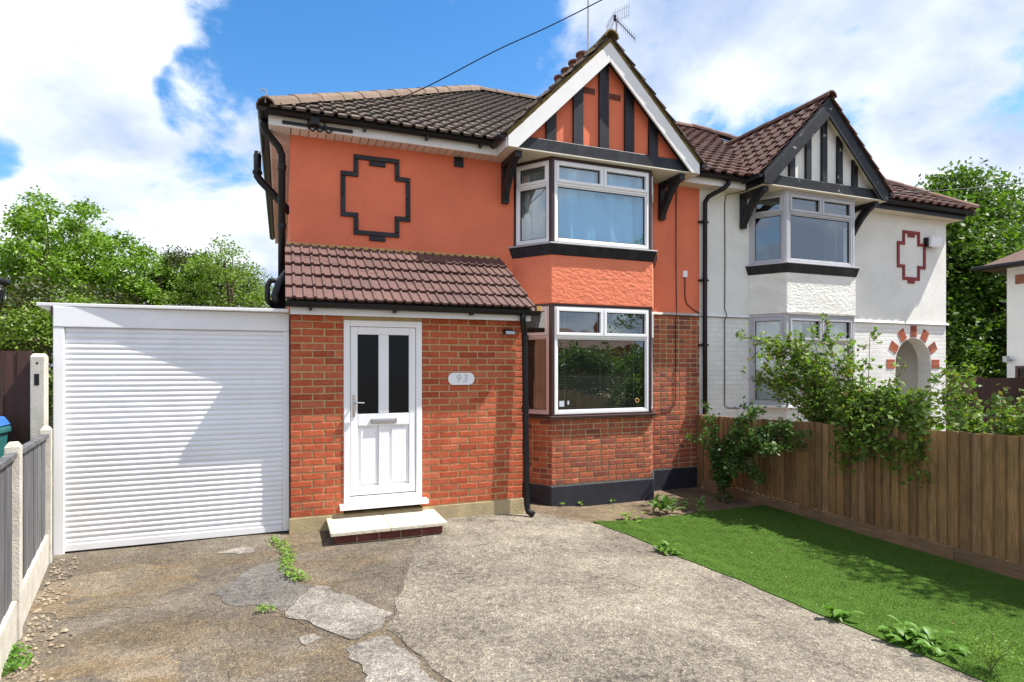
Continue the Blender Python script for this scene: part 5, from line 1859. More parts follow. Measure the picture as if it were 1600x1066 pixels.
def build_bin():
    cx, cy = -2.47, 5.98
    s = thing('wheelie_bin', 'teal wheelie bin with blue lid behind the grey fence', 'bin', (cx, cy, 0))
    b = MB()
    lo, hi = (0.21, 0.25), (0.275, 0.33)
    vs = []
    for (w, d), z in ((lo, 0.10), ((0.25, 0.30), 0.75), (hi, 1.16)):
        vs += [(cx - w, cy - d, z), (cx + w, cy - d, z), (cx + w, cy + d, z), (cx - w, cy + d, z)]
    fs = [(0, 3, 2, 1)]
    for k in (0, 4):
        fs += [(k + i, k + (i + 1) % 4, k + 4 + (i + 1) % 4, k + 4 + i) for i in range(4)]
    fs.append((8, 9, 10, 11))
    b.add(vs, fs).build('body', 'teal', s, bevel=0.02)
    MB().box(cx - 0.295, cx + 0.295, cy - 0.345, cy + 0.33, 1.162, 1.215).build('rim', 'teal', s, bevel=0.012)
    l = MB()
    vs = [(cx - 0.29, cy - 0.35, 1.217), (cx + 0.29, cy - 0.35, 1.217), (cx + 0.29, cy + 0.34, 1.225), (cx - 0.29, cy + 0.34, 1.225),
          (cx - 0.25, cy - 0.31, 1.262), (cx + 0.25, cy - 0.31, 1.262), (cx + 0.25, cy + 0.32, 1.30), (cx - 0.25, cy + 0.32, 1.30)]
    l.add(vs, [(0, 3, 2, 1), (4, 5, 6, 7), (0, 1, 5, 4), (1, 2, 6, 5), (2, 3, 7, 6), (3, 0, 4, 7)]).build('lid', 'bluelid', s, bevel=0.012)
    for sx in (-1, 1):
        MB().tube([(cx + sx * 0.20, cy + 0.27, 0.11), (cx + sx * 0.26, cy + 0.27, 0.11)], 0.10, 16).build('wheel', 'black', s)


build_bin()


def build_wood_fence():
    s = thing('closeboard_fence', 'brown upright board fence between the lawn and the white house', 'fence', (6.0, 4.2, -0.13))
    X = 6.0
    y = 7.32
    i = 0

    def top(yy):
        return CAM_Z - 0.615 - 0.036 * (yy - 3.16)
    while y > 0.6:
        w = R.uniform(0.080, 0.106)
        zt = top(y - w / 2) + R.uniform(-0.006, 0.006)
        lean = R.uniform(-0.004, 0.004)
        # feather-edged board: thick edge over the thin edge of the next
        b = MB()
        dp_ = R.uniform(-0.004, 0.004)
        vs = [(X - 0.006, y + 0.012, 0.005), (X - 0.034 + dp_, y - w, 0.005), (X - 0.004, y - w, 0.005), (X + 0.002, y + 0.012, 0.005)]
        vs += [(vx, vy + lean, zt) for vx, vy, _ in vs]
        b.add(vs, [(0, 3, 2, 1), (4, 5, 6, 7), (0, 1, 5, 4), (1, 2, 6, 5), (2, 3, 7, 6), (3, 0, 4, 7)])
        b.build('board', 'fencewood', s)
        y -= w
        i += 1
    yy = 7.3
    while yy > 0.8:
        e = max(0.7, yy - 1.8)
        MB().box(X - 0.045, X - 0.012, e + 0.003, yy, -0.16, 0.003).build('gravel_board', 'gravelwood', s, bevel=0.004)
        yy -= 1.8
    for z in (0.25, 0.85):
        MB().prism([(X + 0.0, 7.3, z), (X + 0.05, 7.3, z), (X + 0.05, 7.3, z + 0.06), (X + 0.0, 7.3, z + 0.085)], (0, -6.6, -0.0)).build('rail', 'fencewood', s)
    for py in (7.36, 5.5, 3.7, 1.9):
        MB().box(X + 0.0 if py < 7 else X - 0.06, X + 0.10, py - 0.05, py + 0.05, -0.2, top(py) + (0.01 if py > 7 else -0.05)).build('post', 'fencewood', s, bevel=0.006)


build_wood_fence()


# ---------------------------------------------------------------- aerials and cables
def build_aerials():
    s = thing('television_aerial', 'tall aluminium mast aerial rising from the chimney pots', 'aerial', (5.80, 10.75, 7.90))
    MB().tube([(5.80, 10.62, 7.5), (5.81, 10.62, 9.9)], 0.018, 8).build('mast', 'iron', s)
    def yagi(s, p0, p1, n, half, refl, el=0.005):
        p0, p1 = V(*p0), V(*p1)
        d = (p1 - p0).normalized()
        sd_ = d.cross(V(0, 0, 1)).normalized()
        MB().tube([tuple(p0), tuple(p1)], 0.010, 6).build('boom', 'black', s)
        e = MB()
        for k in range(n):
            c = p0.lerp(p1, (k + 1) / n)
            hh = half * (1 - 0.25 * k / n)
            e.tube([tuple(c - sd_ * hh), tuple(c + sd_ * hh)], el, 4)
        e.build('elements', 'iron', s)
        if refl:
            up = sd_.cross(d).normalized()
            for sg_ in (-1, 1):
                r_ = MB()
                for k in range(7):
                    c = p0 + up * (sg_ * (0.03 + k * 0.045)) + d * (0.0 + k * 0.018)
                    r_.tube([tuple(c - sd_ * half * 1.5), tuple(c + sd_ * half * 1.5)], 0.004, 4)
                for q in (-0.6, 0.6):
                    a = p0 + sd_ * (q * half * 1.5)
                    b = a + up * (sg_ * 0.30) + d * 0.11
                    r_.tube([tuple(a), tuple(b)], 0.004, 4)
                r_.build('reflector', 'iron', s)
            MB().tube([tuple(p0 + d * 0.02 - V(0, 0, 0.05)), tuple(p0 + d * 0.02 + V(0, 0, 0.06))], 0.03, 8).build('clamp', 'black', s)
    yagi(s, (5.82, 10.62, 9.62), (6.30, 10.15, 9.12), 9, 0.17, False)
    s2 = thing('television_aerial', 'shorter grid reflector aerial just right of the orange gable peak', 'aerial', (6.46, 10.58, 7.80))
    MB().tube([(6.44, 10.6, 7.6), (6.46, 10.6, 8.92)], 0.018, 8).build('mast', 'iron', s2)
    yagi(s2, (6.42, 10.62, 8.95), (6.78, 10.40, 8.46), 11, 0.17, True)


build_aerials()


def cable(label, pts, r):
    out = []
    P = [V(*p) for p in pts]
    for i in range(len(P) - 1):
        p0, p1, p2, p3 = P[max(i - 1, 0)], P[i], P[i + 1], P[min(i + 2, len(P) - 1)]
        for k in range(8):
            t = k / 8
            out.append(tuple(0.5 * ((2 * p1) + (p2 - p0) * t + (2 * p0 - 5 * p1 + 4 * p2 - p3) * t * t + (3 * p1 - p0 - 3 * p2 + p3) * t ** 3)))
    out.append(pts[-1])
    o = MB().tube(out, r, 6).build('overhead_cable', 'black', None, smooth=True)
    tag(o, label, 'cable', None)


cable('black overhead cable from the orange eave up across the sky', [(0.35, 7.1, 4.58), (1.264, 6.76, 4.80), (2.3, 6.38, 5.36), (3.43, 5.95, 5.945), (7.0, 4.6, 8.0), (14.0, 2.0, 12.5)], 0.007)
cable('thin overhead cable rising to the right from the white house gable', [(9.35, 6.95, 4.62), (11.5, 6.5, 4.85), (16.0, 5.6, 5.6), (24.0, 4.0, 7.4)], 0.007)


# ================================================================== vegetation
def leaf_quads(centers, size, rng, up=0.35, aspect=0.62, out_dir=None):
    """pointed leaf faces at the given centres"""
    n = len(centers)
    c = np.asarray(centers)
    nrm = rng.normal(size=(n, 3))
    nrm[:, 2] = np.abs(nrm[:, 2]) + up
    nrm /= np.linalg.norm(nrm, axis=1)[:, None]
    t = rng.normal(size=(n, 3))
    t -= nrm * (t * nrm).sum(1)[:, None]
    t /= np.linalg.norm(t, axis=1)[:, None]
    b = np.cross(nrm, t)
    s = size * rng.uniform(0.65, 1.25, n)[:, None]
    q = np.empty((n, 4, 3))
    q[:, 0] = c - t * s * 0.5
    q[:, 1] = c + b * s * 0.5 * aspect - nrm * s * 0.06
    q[:, 2] = c + t * s * 0.5
    q[:, 3] = c - b * s * 0.5 * aspect - nrm * s * 0.06
    return q.reshape(-1, 3)


def tree(label, x, y, h, crown_r, crown_z0, leafmat, nclump, per, leaf, seed, group='trees', sx=1.0, sy=1.0, clump_r=0.45, zb=-0.15, cat='tree', name='tree', hollow=0.35):
    rng = np.random.default_rng(seed)
    rr = random.Random(seed)
    s = thing(name, label, cat, (x, y, zb), group)
    zc = (crown_z0 + h) / 2
    hz = (h - crown_z0) / 2
    # clump centres fill an uneven ellipsoid made of several lobes
    lobes = []
    for k in range(9):
        a = k * 2.4 + rr.uniform(-0.4, 0.4)
        zz = rr.uniform(-0.75, 0.75)
        rad_ = math.sqrt(max(0.05, 1 - zz * zz)) * rr.uniform(0.45, 0.75)
        lobes.append((math.cos(a) * rad_, math.sin(a) * rad_, zz, rr.uniform(0.34, 0.52)))
    lobes.append((0, 0, 0.5, 0.5))
    pts = []
    while len(pts) < nclump:
        lx, ly, lz, lr = lobes[rr.randrange(len(lobes))]
        d = rng.normal(size=3)
        d /= np.linalg.norm(d)
        r_ = lr * (hollow + (1 - hollow) * rr.random() ** 0.5)
        p = np.array([lx, ly, lz]) + d * r_
        if p[2] < -1.0 or p[2] > 1.0:
            continue
        pts.append((x + p[0] * crown_r * sx, y + p[1] * crown_r * sy, zc + p[2] * hz))
    pts = np.array(pts)
    # limbs: trunk, then main limbs to lobes, then twigs to a share of the clumps
    tr = MB()
    t0 = V(x, y, zb)
    fork = V(x + rr.uniform(-0.1, 0.1), y, crown_z0 + (h - crown_z0) * 0.15)
    tw = 0.032 * h
    tr.tube([tuple(t0), tuple(t0.lerp(fork, 0.5) + V(rr.uniform(-.06, .06), 0, 0)), tuple(fork)], tw, 9, r2=tw * 0.7)
    ends = []
    for (lx, ly, lz, lr) in lobes:
        e = V(x + lx * crown_r * sx, y + ly * crown_r * sy, zc + lz * hz)
        m = fork.lerp(e, 0.5) + V(rr.uniform(-.2, .2), rr.uniform(-.2, .2), 0.15)
        tr.tube([tuple(fork - V(0, 0, 0.1)), tuple(m), tuple(e)], tw * 0.42, 6, r2=tw * 0.12)
        ends.append((m, e))
    for k in range(0, nclump, max(1, nclump // 110)):
        p = V(*pts[k])
        m, e = min(ends, key=lambda q: (q[1] - p).length)
        tr.tube([tuple(m.lerp(e, rr.uniform(0.3, 1.0))), tuple(m.lerp(p, 0.6) + V(0, 0, 0.1)), tuple(p)], tw * 0.10, 4, r2=tw * 0.03, caps=False)
    tr.build('trunk', 'bark', s, smooth=True, recalc=False, origin=(x, y, zb))
    cc = np.repeat(pts, per, axis=0)
    off = rng.normal(size=cc.shape) * clump_r * np.array([0.62, 0.62, 0.34])
    # clumps sag a little at their edges, like sprays of leaves
    off[:, 2] -= 0.25 * (off[:, 0] ** 2 + off[:, 1] ** 2) / clump_r
    cc = cc + off
    poly_mesh('crown', leaf_quads(cc, leaf, rng), 4, M[leafmat], s, (x, y, zb))
    return s


TG = 'trees beyond the houses'
tree('tall bright green tree at the left edge above the brown fence', -6.15, 21.7, 6.9, 2.9, 1.2, 'leaf_maple', 150, 290, 0.115, 101, TG, clump_r=0.38)
tree('leafy bright green tree rising just left behind the garage roof', -3.7, 21.9, 6.25, 2.1, 1.2, 'leaf_maple', 100, 270, 0.105, 102, TG, clump_r=0.34)
tree('pale loose spring tree behind the garage next to the orange house', -1.6, 21.0, 5.65, 2.35, 1.8, 'leaf_pale', 130, 150, 0.085, 103, TG, clump_r=0.32, hollow=0.15)
tree('dark bronze shrubby tree low between the two left trees', -2.6, 23.0, 5.7, 2.2, 0.8, 'leaf_ever', 130, 130, 0.10, 104, TG, clump_r=0.36)
tree('mixed olive hedge tree just over the brown board fence', -4.6, 13.5, 3.4, 1.9, 0.6, 'leaf_ever', 170, 120, 0.085, 105, TG, clump_r=0.34)
tree('yellow green shrub at the left edge behind the board fence', -3.4, 12.2, 2.9, 1.1, 0.7, 'leaf_pale', 110, 110, 0.07, 106, TG, clump_r=0.28)
tree('distant bright tree filling the gap at the far left edge', -9.6, 22.5, 6.0, 2.6, 0.8, 'leaf_maple', 180, 160, 0.125, 111, TG, clump_r=0.42)
tree('small loose garden tree behind the wooden fence just beyond the right edge', 7.95, 2.65, 5.1, 0.95, 2.3, 'leaf_pale', 55, 60, 0.07, 112, TG, clump_r=0.20)
tree('large dark green tree filling the right edge above the far white house', 26.5, 15.6, 9.3, 4.2, 1.2, 'leaf_dark', 400, 170, 0.19, 107, TG, clump_r=0.75)
tree('green tree standing close to the right end of the white house', 21.6, 15.2, 7.9, 3.1, 0.6, 'leaf_dark', 340, 150, 0.18, 108, TG, clump_r=0.65)
tree('shaded tree low between the white house and the far house', 23.0, 13.0, 6.6, 2.8, 0.2, 'leaf_dark', 260, 130, 0.18, 109, TG, clump_r=0.6)
tree('light green bush at the foot of the right hand trees', 20.2, 12.6, 2.4, 1.2, 0.1, 'leaf_pale', 90, 70, 0.14, 110, TG, clump_r=0.4, cat='bush', name='bush')


def stems_bush(name, label, cat, base, stems, leafmat, leaf, per_m, spread, seed, stem_r=0.007, group=None, tip=None):
    """a loose shrub: arching canes given as point lists, leaves in sprays along them"""
    rng = np.random.default_rng(seed)
    rr = random.Random(seed)
    s = thing(name, label, cat, base, group)
    st = MB()
    cen = []
    for pts in stems:
        P = [V(*p) for p in pts]
        path = []
        for i in range(len(P) - 1):
            p0, p1, p2, p3 = P[max(i - 1, 0)], P[i], P[i + 1], P[min(i + 2, len(P) - 1)]
            for k in range(6):
                t = k / 6
                path.append(0.5 * ((2 * p1) + (p2 - p0) * t + (2 * p0 - 5 * p1 + 4 * p2 - p3) * t * t + (3 * p1 - p0 - 3 * p2 + p3) * t ** 3))
        path.append(P[-1])
        st.tube([tuple(p) for p in path], stem_r, 5, r2=stem_r * 0.4, caps=False)
        acc = 0.0
        for i in range(len(path) - 1):
            seg = (path[i + 1] - path[i]).length
            f = (i + 0.5) / len(path)
            n = rng.poisson(seg * per_m * (0.15 if f < 0.22 else 1.0))
            for _ in range(n):
                # a twig with five leaflets
                p = path[i].lerp(path[i + 1], rr.random())
                d = V(rng.normal(), rng.normal(), rng.normal() * 0.7 + 0.25).normalized() * rr.uniform(0.25, 1.0) * spread
                q = p + d
                if rr.random() < 0.4:
                    st.tube([tuple(p), tuple(p.lerp(q, 0.6) + V(0, 0, 0.01)), tuple(q)], stem_r * 0.3, 3, caps=False)
                for m in range(5):
                    e = p + d * (0.45 + 0.14 * m) + V(rng.normal(), rng.normal(), rng.normal()) * leaf * 0.45
                    cen.append(tuple(e))
    st.build('stems', 'stem', s, smooth=True, recalc=False, origin=base)
    poly_mesh('foliage', leaf_quads(np.array(cen), leaf, rng, up=0.5, aspect=0.7), 4, M[leafmat], s, base)
    return s


def build_bushes():
    rr = random.Random(77)
    # rose growing in the neighbour's garden and arching over the fence
    stems = []
    bx, by = 6.5, 5.1
    for k in range(58):
        ty = rr.uniform(3.75, 6.75)
        tx = rr.uniform(6.0, 6.75)
        tz = rr.uniform(1.05, 2.25 if ty > 4.8 else 1.6) - 0.04 * abs(ty - 5.2)
        mx, my = (bx + tx) / 2 + rr.uniform(-0.1, 0.1), (by + ty) / 2
        stems.append([(bx + rr.uniform(-.12, .12), by + rr.uniform(-.35, .35), -0.1), (bx + rr.uniform(-.15, .15), my * 0.5 + by * 0.5, 0.65), (mx, my, tz * 0.82), (tx, ty, tz)])
    # sprays hanging over the near side of the fence
    for k in range(20):
        y = 4.45 + rr.uniform(-0.45, 0.45)
        z = rr.uniform(0.55, 0.95)
        stems.append([(bx, by - 0.2, 0.5), (6.3, (y + by) / 2, 1.25 + rr.uniform(-.1, .2)), (6.05, y + 0.05, 1.22), (5.86 + rr.uniform(-.05, .08), y - 0.05, z)])
    # tall thin leaders
    for (y, z) in ((6.3, 1.95), (6.0, 2.15), (5.75, 2.3), (5.4, 2.35), (4.5, 1.75), (4.0, 1.65), (4.85, 2.1), (5.1, 2.1)):
        stems.append([(bx, by, 0.4), (6.45, (y + by) / 2, 1.1), (6.35 + rr.uniform(-.1, .1), y, z)])
    stems_bush('rose_bush', 'large arching rose bush spilling over the wooden fence in front of the white bay', 'bush', (bx, by, -0.13), stems, 'leaf_rose', 0.066, 29, 0.15, 5)
    # second rose further along
    stems = []
    bx, by = 7.2, 4.1
    for k in range(34):
        ty, tx = rr.uniform(3.3, 4.7), rr.uniform(6.7, 7.7)
        tz = rr.uniform(1.05, 1.85)
        stems.append([(bx + rr.uniform(-.1, .1), by + rr.uniform(-.2, .2), -0.1), ((bx + tx) / 2, (by + ty) / 2, 0.8), (tx, ty, tz)])
    stems_bush('rose_bush', 'rose bush behind the wooden fence at the right edge', 'bush', (bx, by, -0.13), stems, 'leaf_rose', 0.064, 30, 0.15, 6)
    # climber on the near side at the house end of the fence
    stems = []
    bx, by = 5.62, 6.45
    for k in range(26):
        ty, tx = rr.uniform(5.15, 6.95), rr.uniform(5.12, 5.92)
        tz = rr.uniform(0.25, 1.28)
        if ty < 5.6:
            tz = rr.uniform(0.55, 1.05)
        stems.append([(bx + rr.uniform(-.06, .06), by + rr.uniform(-.08, .08), -0.13), (bx + rr.uniform(-.05, .1), by + rr.uniform(-.1, .1), 0.3), ((bx + tx) / 2, (by + ty) / 2, 0.25 + tz * 0.6), (tx, ty, tz)])
    stems_bush('climbing_shrub', 'glossy climbing shrub in the corner between brick wall and fence', 'bush', (bx, by, -0.13), stems, 'leaf_climb', 0.056, 40, 0.11, 7)


build_bushes()


def rosette(name, label, cat, x, y, nleaf, length, width, seed, mat, upright=0.5, dz=0.015, group='weeds', spread=0.0):
    """weed with broad leaves bending outwards from the crown"""
    rr = random.Random(seed)
    z0 = g(x) + dz
    s = thing(name, label, cat, (x, y, z0), group)
    for k in range(nleaf):
        a = k * 2.4 + rr.uniform(-0.3, 0.3)
        L = length * rr.uniform(0.55, 1.1)
        w = width * rr.uniform(0.7, 1.15)
        el = upright + rr.uniform(-0.25, 0.45)
        d = V(math.cos(a), math.sin(a), 0)
        n = V(-d.y, d.x, 0)
        p = V(x, y, z0) + d * rr.uniform(0, 0.012 + length * 0.15) + n * rr.uniform(-0.02, 0.02) + V(rr.gauss(0, 1) * spread, rr.gauss(0, 1) * spread * 1.4, 0) + V(0, 0, rr.uniform(0, length * 0.45))
        rows = []
        for j in range(6):
            t = j / 5
            ww = w * (0.22 + 0.78 * math.sin(min(1, t * 1.25) * math.pi) ** 0.8) if t < 0.8 else w * 0.78 * (1 - t) / 0.2 * 0.7
            up = math.sin(el) * L * t - 0.55 * L * t * t * math.cos(el)
            c = p + d * (math.cos(el) * L * t) + V(0, 0, max(up, 0.004 - (p.z - z0)))
            rows.append((c - n * ww / 2 + V(0, 0, ww * 0.18), c, c + n * ww / 2 + V(0, 0, ww * 0.18)))
        b = MB()
        vs = [tuple(q) for r_ in rows for q in r_]
        fs = []
        for j in range(5):
            fs += [(3 * j, 3 * j + 1, 3 * j + 4, 3 * j + 3), (3 * j + 1, 3 * j + 2, 3 * j + 5, 3 * j + 4)]
        b.add(vs, fs).build('leaf', mat, s, smooth=True, recalc=False)
    return s


rosette('weed', 'small broad leaved weed on the lawn edge halfway along the drive', 'weed', 3.50, 4.80, 20, 0.15, 0.055, 1, 'leaf_weed', spread=0.03)
rosette('weed', 'bright weed clump on the lawn edge left of the largest weed', 'weed', 3.78, 3.12, 18, 0.13, 0.05, 2, 'leaf_weed', spread=0.025)
rosette('weed', 'largest broad leaved weed sprawling over the edge of the drive', 'weed', 3.95, 2.70, 70, 0.13, 0.052, 3, 'leaf_weed', 0.5, spread=0.065)
rosette('weed', 'leafy upright weed where the lawn meets the bay plinth', 'weed', 4.50, 6.28, 34, 0.22, 0.06, 4, 'leaf_climb', 0.8, spread=0.05)
rosette('weed', 'low spreading weed in front of the climbing shrub', 'weed', 4.98, 6.25, 26, 0.16, 0.055, 5, 'leaf_climb', 0.5, spread=0.09)
rosette('weed', 'lime green weed patch at the far left corner of the lawn', 'weed', 3.92, 6.18, 18, 0.12, 0.04, 6, 'leaf_lime', 0.35, spread=0.07)
rosette('weed', 'tiny grassy weed at the foot of the black bay plinth', 'weed', 3.66, 6.92, 9, 0.07, 0.022, 7, 'leaf_lime', 0.7)
rosette('weed', 'tiny weed sprig against the middle of the bay plinth', 'weed', 4.15, 6.92, 8, 0.075, 0.025, 8, 'leaf_weed', 0.9)
rosette('weed', 'tiny weed left of the bay plinth corner', 'weed', 3.40, 6.91, 7, 0.055, 0.02, 13, 'leaf_lime', 0.7)


def creeping(label, pts, n, spread, leaf, seed, mat):
    rng = np.random.default_rng(seed)
    P = [V(*p, 0) for p in pts]
    cen = []
    for _ in range(n):
        k = rng.integers(0, len(P) - 1)
        c = P[k].lerp(P[k + 1], rng.random())
        x, y = c.x + rng.normal() * spread, c.y + rng.normal() * spread
        cen.append((x, y, g(x) + 0.02 + abs(rng.normal()) * 0.018))
    base = (P[0].x, P[0].y, 0.0)
    o = poly_mesh('creeping_weeds', leaf_quads(np.array(cen), leaf, rng, up=1.2), 4, M[mat], None, base)
    o['kind'] = 'stuff'
    o['label'] = label


creeping('bright creeping weeds in the crack between garage and door step', [(-0.10, 6.28), (0.0, 6.05), (0.06, 5.7), (0.02, 5.45), (0.08, 5.12), (0.16, 5.0)], 520, 0.035, 0.030, 3, 'leaf_lime')
creeping('small weed tuft beside the grey patch of the drive', [(-0.16, 4.50), (-0.08, 4.47)], 70, 0.022, 0.022, 4, 'leaf_lime')
creeping('green tuft at the foot of the grey fence in the left corner', [(-1.55, 4.40), (-1.48, 4.25), (-1.42, 4.1)], 260, 0.045, 0.035, 5, 'leaf_weed')


def feathery():
    x, y = 3.98, 2.26
    rng = np.random.default_rng(9)
    z0 = g(x) + 0.02
    s = thing('weed', 'feathery light green seedling in the bottom right corner', 'weed', (x, y, z0), 'weeds')
    st = MB()
    cen = []
    for k in range(9):
        a = k * 0.75
        h = 0.24 if k == 0 else 0.11 + 0.1 * rng.random()
        tip = V(x + (0.01 if k == 0 else math.cos(a) * 0.10), y + (0 if k == 0 else math.sin(a) * 0.10), z0 + h)
        st.tube([(x, y, z0), tuple(V(x, y, z0).lerp(tip, 0.5) + V(0, 0, 0.03)), tuple(tip)], 0.002, 4, caps=False)
        for j in range(95):
            t = 0.25 + 0.75 * rng.random()
            c = V(x, y, z0).lerp(tip, t) + V(0, 0, 0.03 * math.sin(t * 3.14))
            cen.append((c.x + rng.normal() * 0.022, c.y + rng.normal() * 0.022, c.z + rng.normal() * 0.018))
    st.build('stem', 'stem', s, recalc=False)
    poly_mesh('foliage', leaf_quads(np.array(cen), 0.030, rng, aspect=0.16), 4, M['leaf_lime'], s, (x, y, z0))


feathery()


def pebbles():
    rr = random.Random(5)
    mb = MB()
    for k in range(260):
        t = rr.random()
        y = 6.35 - t * 2.9
        x = -1.93 + 0.205 * (6.3 - y) + 0.06 + abs(rr.gauss(0, 0.07 + 0.03 * t))
        r_ = rr.uniform(0.005, 0.018) * (1 + 0.5 * t)
        z = g(x) + 0.006 + r_ * 0.3
        a = rr.uniform(0, 3)
        vs = []
        for (dx, dy, dz) in ((1, 0, 0), (0, 1, 0), (-1, 0, 0), (0, -1, 0), (0.2, 0.1, 0.8), (0, 0, -0.6)):
            dx, dy = dx * math.cos(a) - dy * math.sin(a), dx * math.sin(a) + dy * math.cos(a)
            q = rr.uniform(0.75, 1.2)
            vs.append((x + dx * r_ * q, y + dy * r_ * q * 0.8, z + dz * r_ * q))
        mb.add(vs, [(0, 1, 4), (1, 2, 4), (2, 3, 4), (3, 0, 4), (1, 0, 5), (2, 1, 5), (3, 2, 5), (0, 3, 5)])
    o = mb.build('gravel', 'pebble', None, recalc=False)
    o['kind'] = 'stuff'
    o['label'] = 'loose stones along the foot of the grey fence'


pebbles()


def litter():
    rng = np.random.default_rng(55)
    n = 420
    x = rng.uniform(-1.5, 5.9, n)
    y = rng.uniform(2.0, 6.9, n)
    k = np.where((x > 3.3) | (rng.random(n) < 0.35))[0]
    cen = np.array([(x[i], y[i], g(x[i]) + 0.030) for i in k if not (y[i] > 5.8 and x[i] < 2.7)])
    o = poly_mesh('leaf_litter', leaf_quads(cen, 0.020, rng, up=3.0), 4, M['litter'], None, (0, 0, 0))
    o['kind'] = 'stuff'
    o['label'] = 'scattered dry leaf bits on the lawn and drive'


M['litter'] = leaf_mat('dry_leaf_bits', [(0.10, 0.06, 0.03), (0.25, 0.18, 0.10), (0.05, 0.035, 0.02), (0.35, 0.30, 0.2)], 0.8, 0.1)
litter()


# ================================================================== farther buildings
def hip_house(name, label, x0, x1, y0, y1, eave, rise, wallmat, roofmat, over=0.3, zb=-0.15, windows=(), chimneys=()):
    s = thing(name, label, 'house', ((x0 + x1) / 2, y0, zb))
    MB().box(x0, x1, y0, y1, zb, eave).build('wall', wallmat, s)
    d = min(x1 - x0, y1 - y0) / 2 + over
    a, b, c, e = x0 - over, x1 + over, y0 - over, y1 + over
    r = MB()
    if (x1 - x0) >= (y1 - y0):
        ym = (c + e) / 2
        top = [(a + d, ym, eave + rise), (b - d, ym, eave + rise)]
    else:
        xm = (a + b) / 2
        top = [(xm, c + d, eave + rise), (xm, e - d, eave + rise)]
    base = [(a, c, eave), (b, c, eave), (b, e, eave), (a, e, eave)]
    if (x1 - x0) >= (y1 - y0):
        fs = [(0, 1, 5, 4), (1, 2, 5), (2, 3, 4, 5), (3, 0, 4), (0, 3, 2, 1)]
    else:
        fs = [(0, 1, 4), (1, 2, 5, 4), (2, 3, 5), (3, 0, 4, 5), (0, 3, 2, 1)]
    roof = r.add(base + top, fs).build('roof', roofmat, s)
    for (p, q) in (((a, c), (b, c)), ((a, e), (a, c)), ((b, c), (b, e))):
        MB().tube([(p[0], p[1], eave + 0.02), (q[0], q[1], eave + 0.02)], 0.06, 8).build('gutter', 'black', s)
    for (wx0, wx1, wz0, wz1, face) in windows:
        if face == 'front':
            def T(u, d_, z, wx0=wx0):
                return (wx0 + u, y0 - d_, z)
        elif face == 'left':
            def T(u, d_, z, wx0=wx0):
                return (x0 - d_, wx0 + u, z)
        else:
            def T(u, d_, z, wx0=wx0):
                return (wx0 + u, y1 + d_, z)
        m = MB()
        frame_bars(m, T, 0, wx1 - wx0, wz0, wz1, 0.07, 0.002, 0.05)
        lbox(m, T, (wx1 - wx0) / 2 - 0.03, (wx1 - wx0) / 2 + 0.03, 0.002, 0.045, wz0 + 0.07, wz1 - 0.07)
        f = m.build('window', 'brown' if face == 'left' else 'upvc', s)
        p = MB()
        lbox(p, T, 0.07, wx1 - wx0 - 0.07, 0.003, 0.02, wz0 + 0.07, wz1 - 0.07)
        p.build('pane', 'glossdark', f)
    for (cx, cy, cz) in chimneys:
        st = MB().box(cx - 0.35, cx + 0.35, cy - 0.35, cy + 0.35, eave + 0.3, cz).build('chimney', 'farbrick', roof)
        for q in (-0.15, 0.15):
            MB().tube([(cx + q, cy, cz), (cx + q, cy, cz + 0.35)], 0.11, 10).build('chimney_pot', 'terracotta', st)
    return s


M['farroof'] = pmat('brown_roof_far', (0.13, 0.075, 0.055), 0.85, 0.2, 6, 0.8, 18)
fh = hip_house('far_house', 'white rendered house with brown roof at the right edge', 18.28, 26.5, 2.5, 10.0, 4.36, 2.6, 'white_render', 'farroof', over=0.55,
               windows=[(8.7, 9.78, 0.6, 1.72, 'left')])
MB().box(18.265, 18.279, 9.55, 9.80, 3.90, 4.15).build('vent', 'farbrick', fh)
lf = MB()
lf.tube([(18.28, 9.90, 1.88), (18.16, 9.90, 1.88), (18.12, 9.92, 1.90)], 0.03, 8)
lf.tube([(18.11, 9.93, 1.82), (18.11, 9.93, 1.98)], 0.08, 10)
lf.build('outside_light', 'iron', fh)

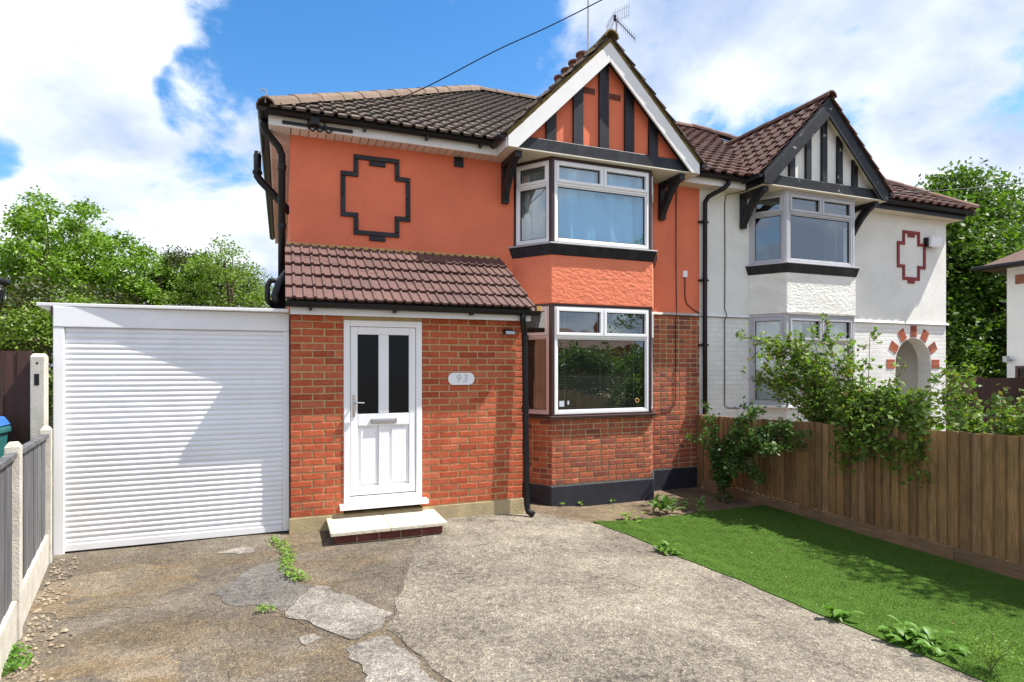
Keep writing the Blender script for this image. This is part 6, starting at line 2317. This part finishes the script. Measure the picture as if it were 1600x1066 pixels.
nb = thing('outbuilding', 'corner of a flat roofed outbuilding with black gutter at the left edge', 'building', (-7.5, 14.0, 0))
MB().box(-10.0, -4.85, 12.25, 12.55, -0.1, 2.855).build('wall', 'white_render', nb)
MB().box(-10.3, -4.42, 12.0, 12.6, 2.86, 3.10).build('fascia', 'upvc', nb, bevel=0.01)
MB().box(-10.35, -4.36, 11.93, 12.65, 3.105, 3.20).build('gutter', 'black', nb, bevel=0.03)
MB().box(-4.415, -4.26, 12.0, 12.1, 2.72, 2.98).build('hopper', 'black', nb, bevel=0.02)
MB().tube([(-4.79, 12.3, 0.0), (-4.79, 12.3, 2.86)], 0.04, 8).build('downpipe', 'black', nb)

df = thing('garden_fence', 'dark brown garden fence beyond the roses near the far house', 'fence', (15.5, 9.3, -0.13))
x = 12.4
while x < 18.2:
    MB().box(x, x + 0.142, 9.30, 9.32, -0.13, 1.42).build('board', 'darkwood', df)
    x += 0.146
for px in (12.4, 14.2, 16.0, 17.8):
    MB().box(px, px + 0.1, 9.325, 9.42, -0.13, 1.46).build('post', 'darkwood', df)

# across the street, behind the camera: what the bay windows look out on
oph = hip_house('opposite_house', 'brick house with hipped roof and chimneys reflected in the ground floor bay window', 19.0, 29.5, -38.0, -31.0, 3.2, 1.7, 'farbrick', 'farroof', over=0.4,
                windows=[(20.0, 22.0, 0.8, 2.2, 'back'), (26.5, 28.5, 0.8, 2.2, 'back')], chimneys=[(21.2, -34.0, 5.7), (27.5, -34.0, 5.7)])
RG = 'trees across the street'
tree('rounded garden tree reflected at the left of the ground floor bay window', 10.2, -13.5, 3.0, 2.0, 0.3, 'leaf_maple', 120, 60, 0.18, 201, RG, clump_r=0.5)
tree('spreading garden tree reflected in the middle of the ground floor bay window', 14.2, -13.0, 2.7, 2.2, 0.2, 'leaf_dark', 120, 60, 0.18, 202, RG, clump_r=0.5)
tree('dark garden tree reflected at the right of the ground floor bay window', 18.5, -13.0, 3.1, 2.3, 0.2, 'leaf_dark', 120, 60, 0.18, 203, RG, clump_r=0.5)
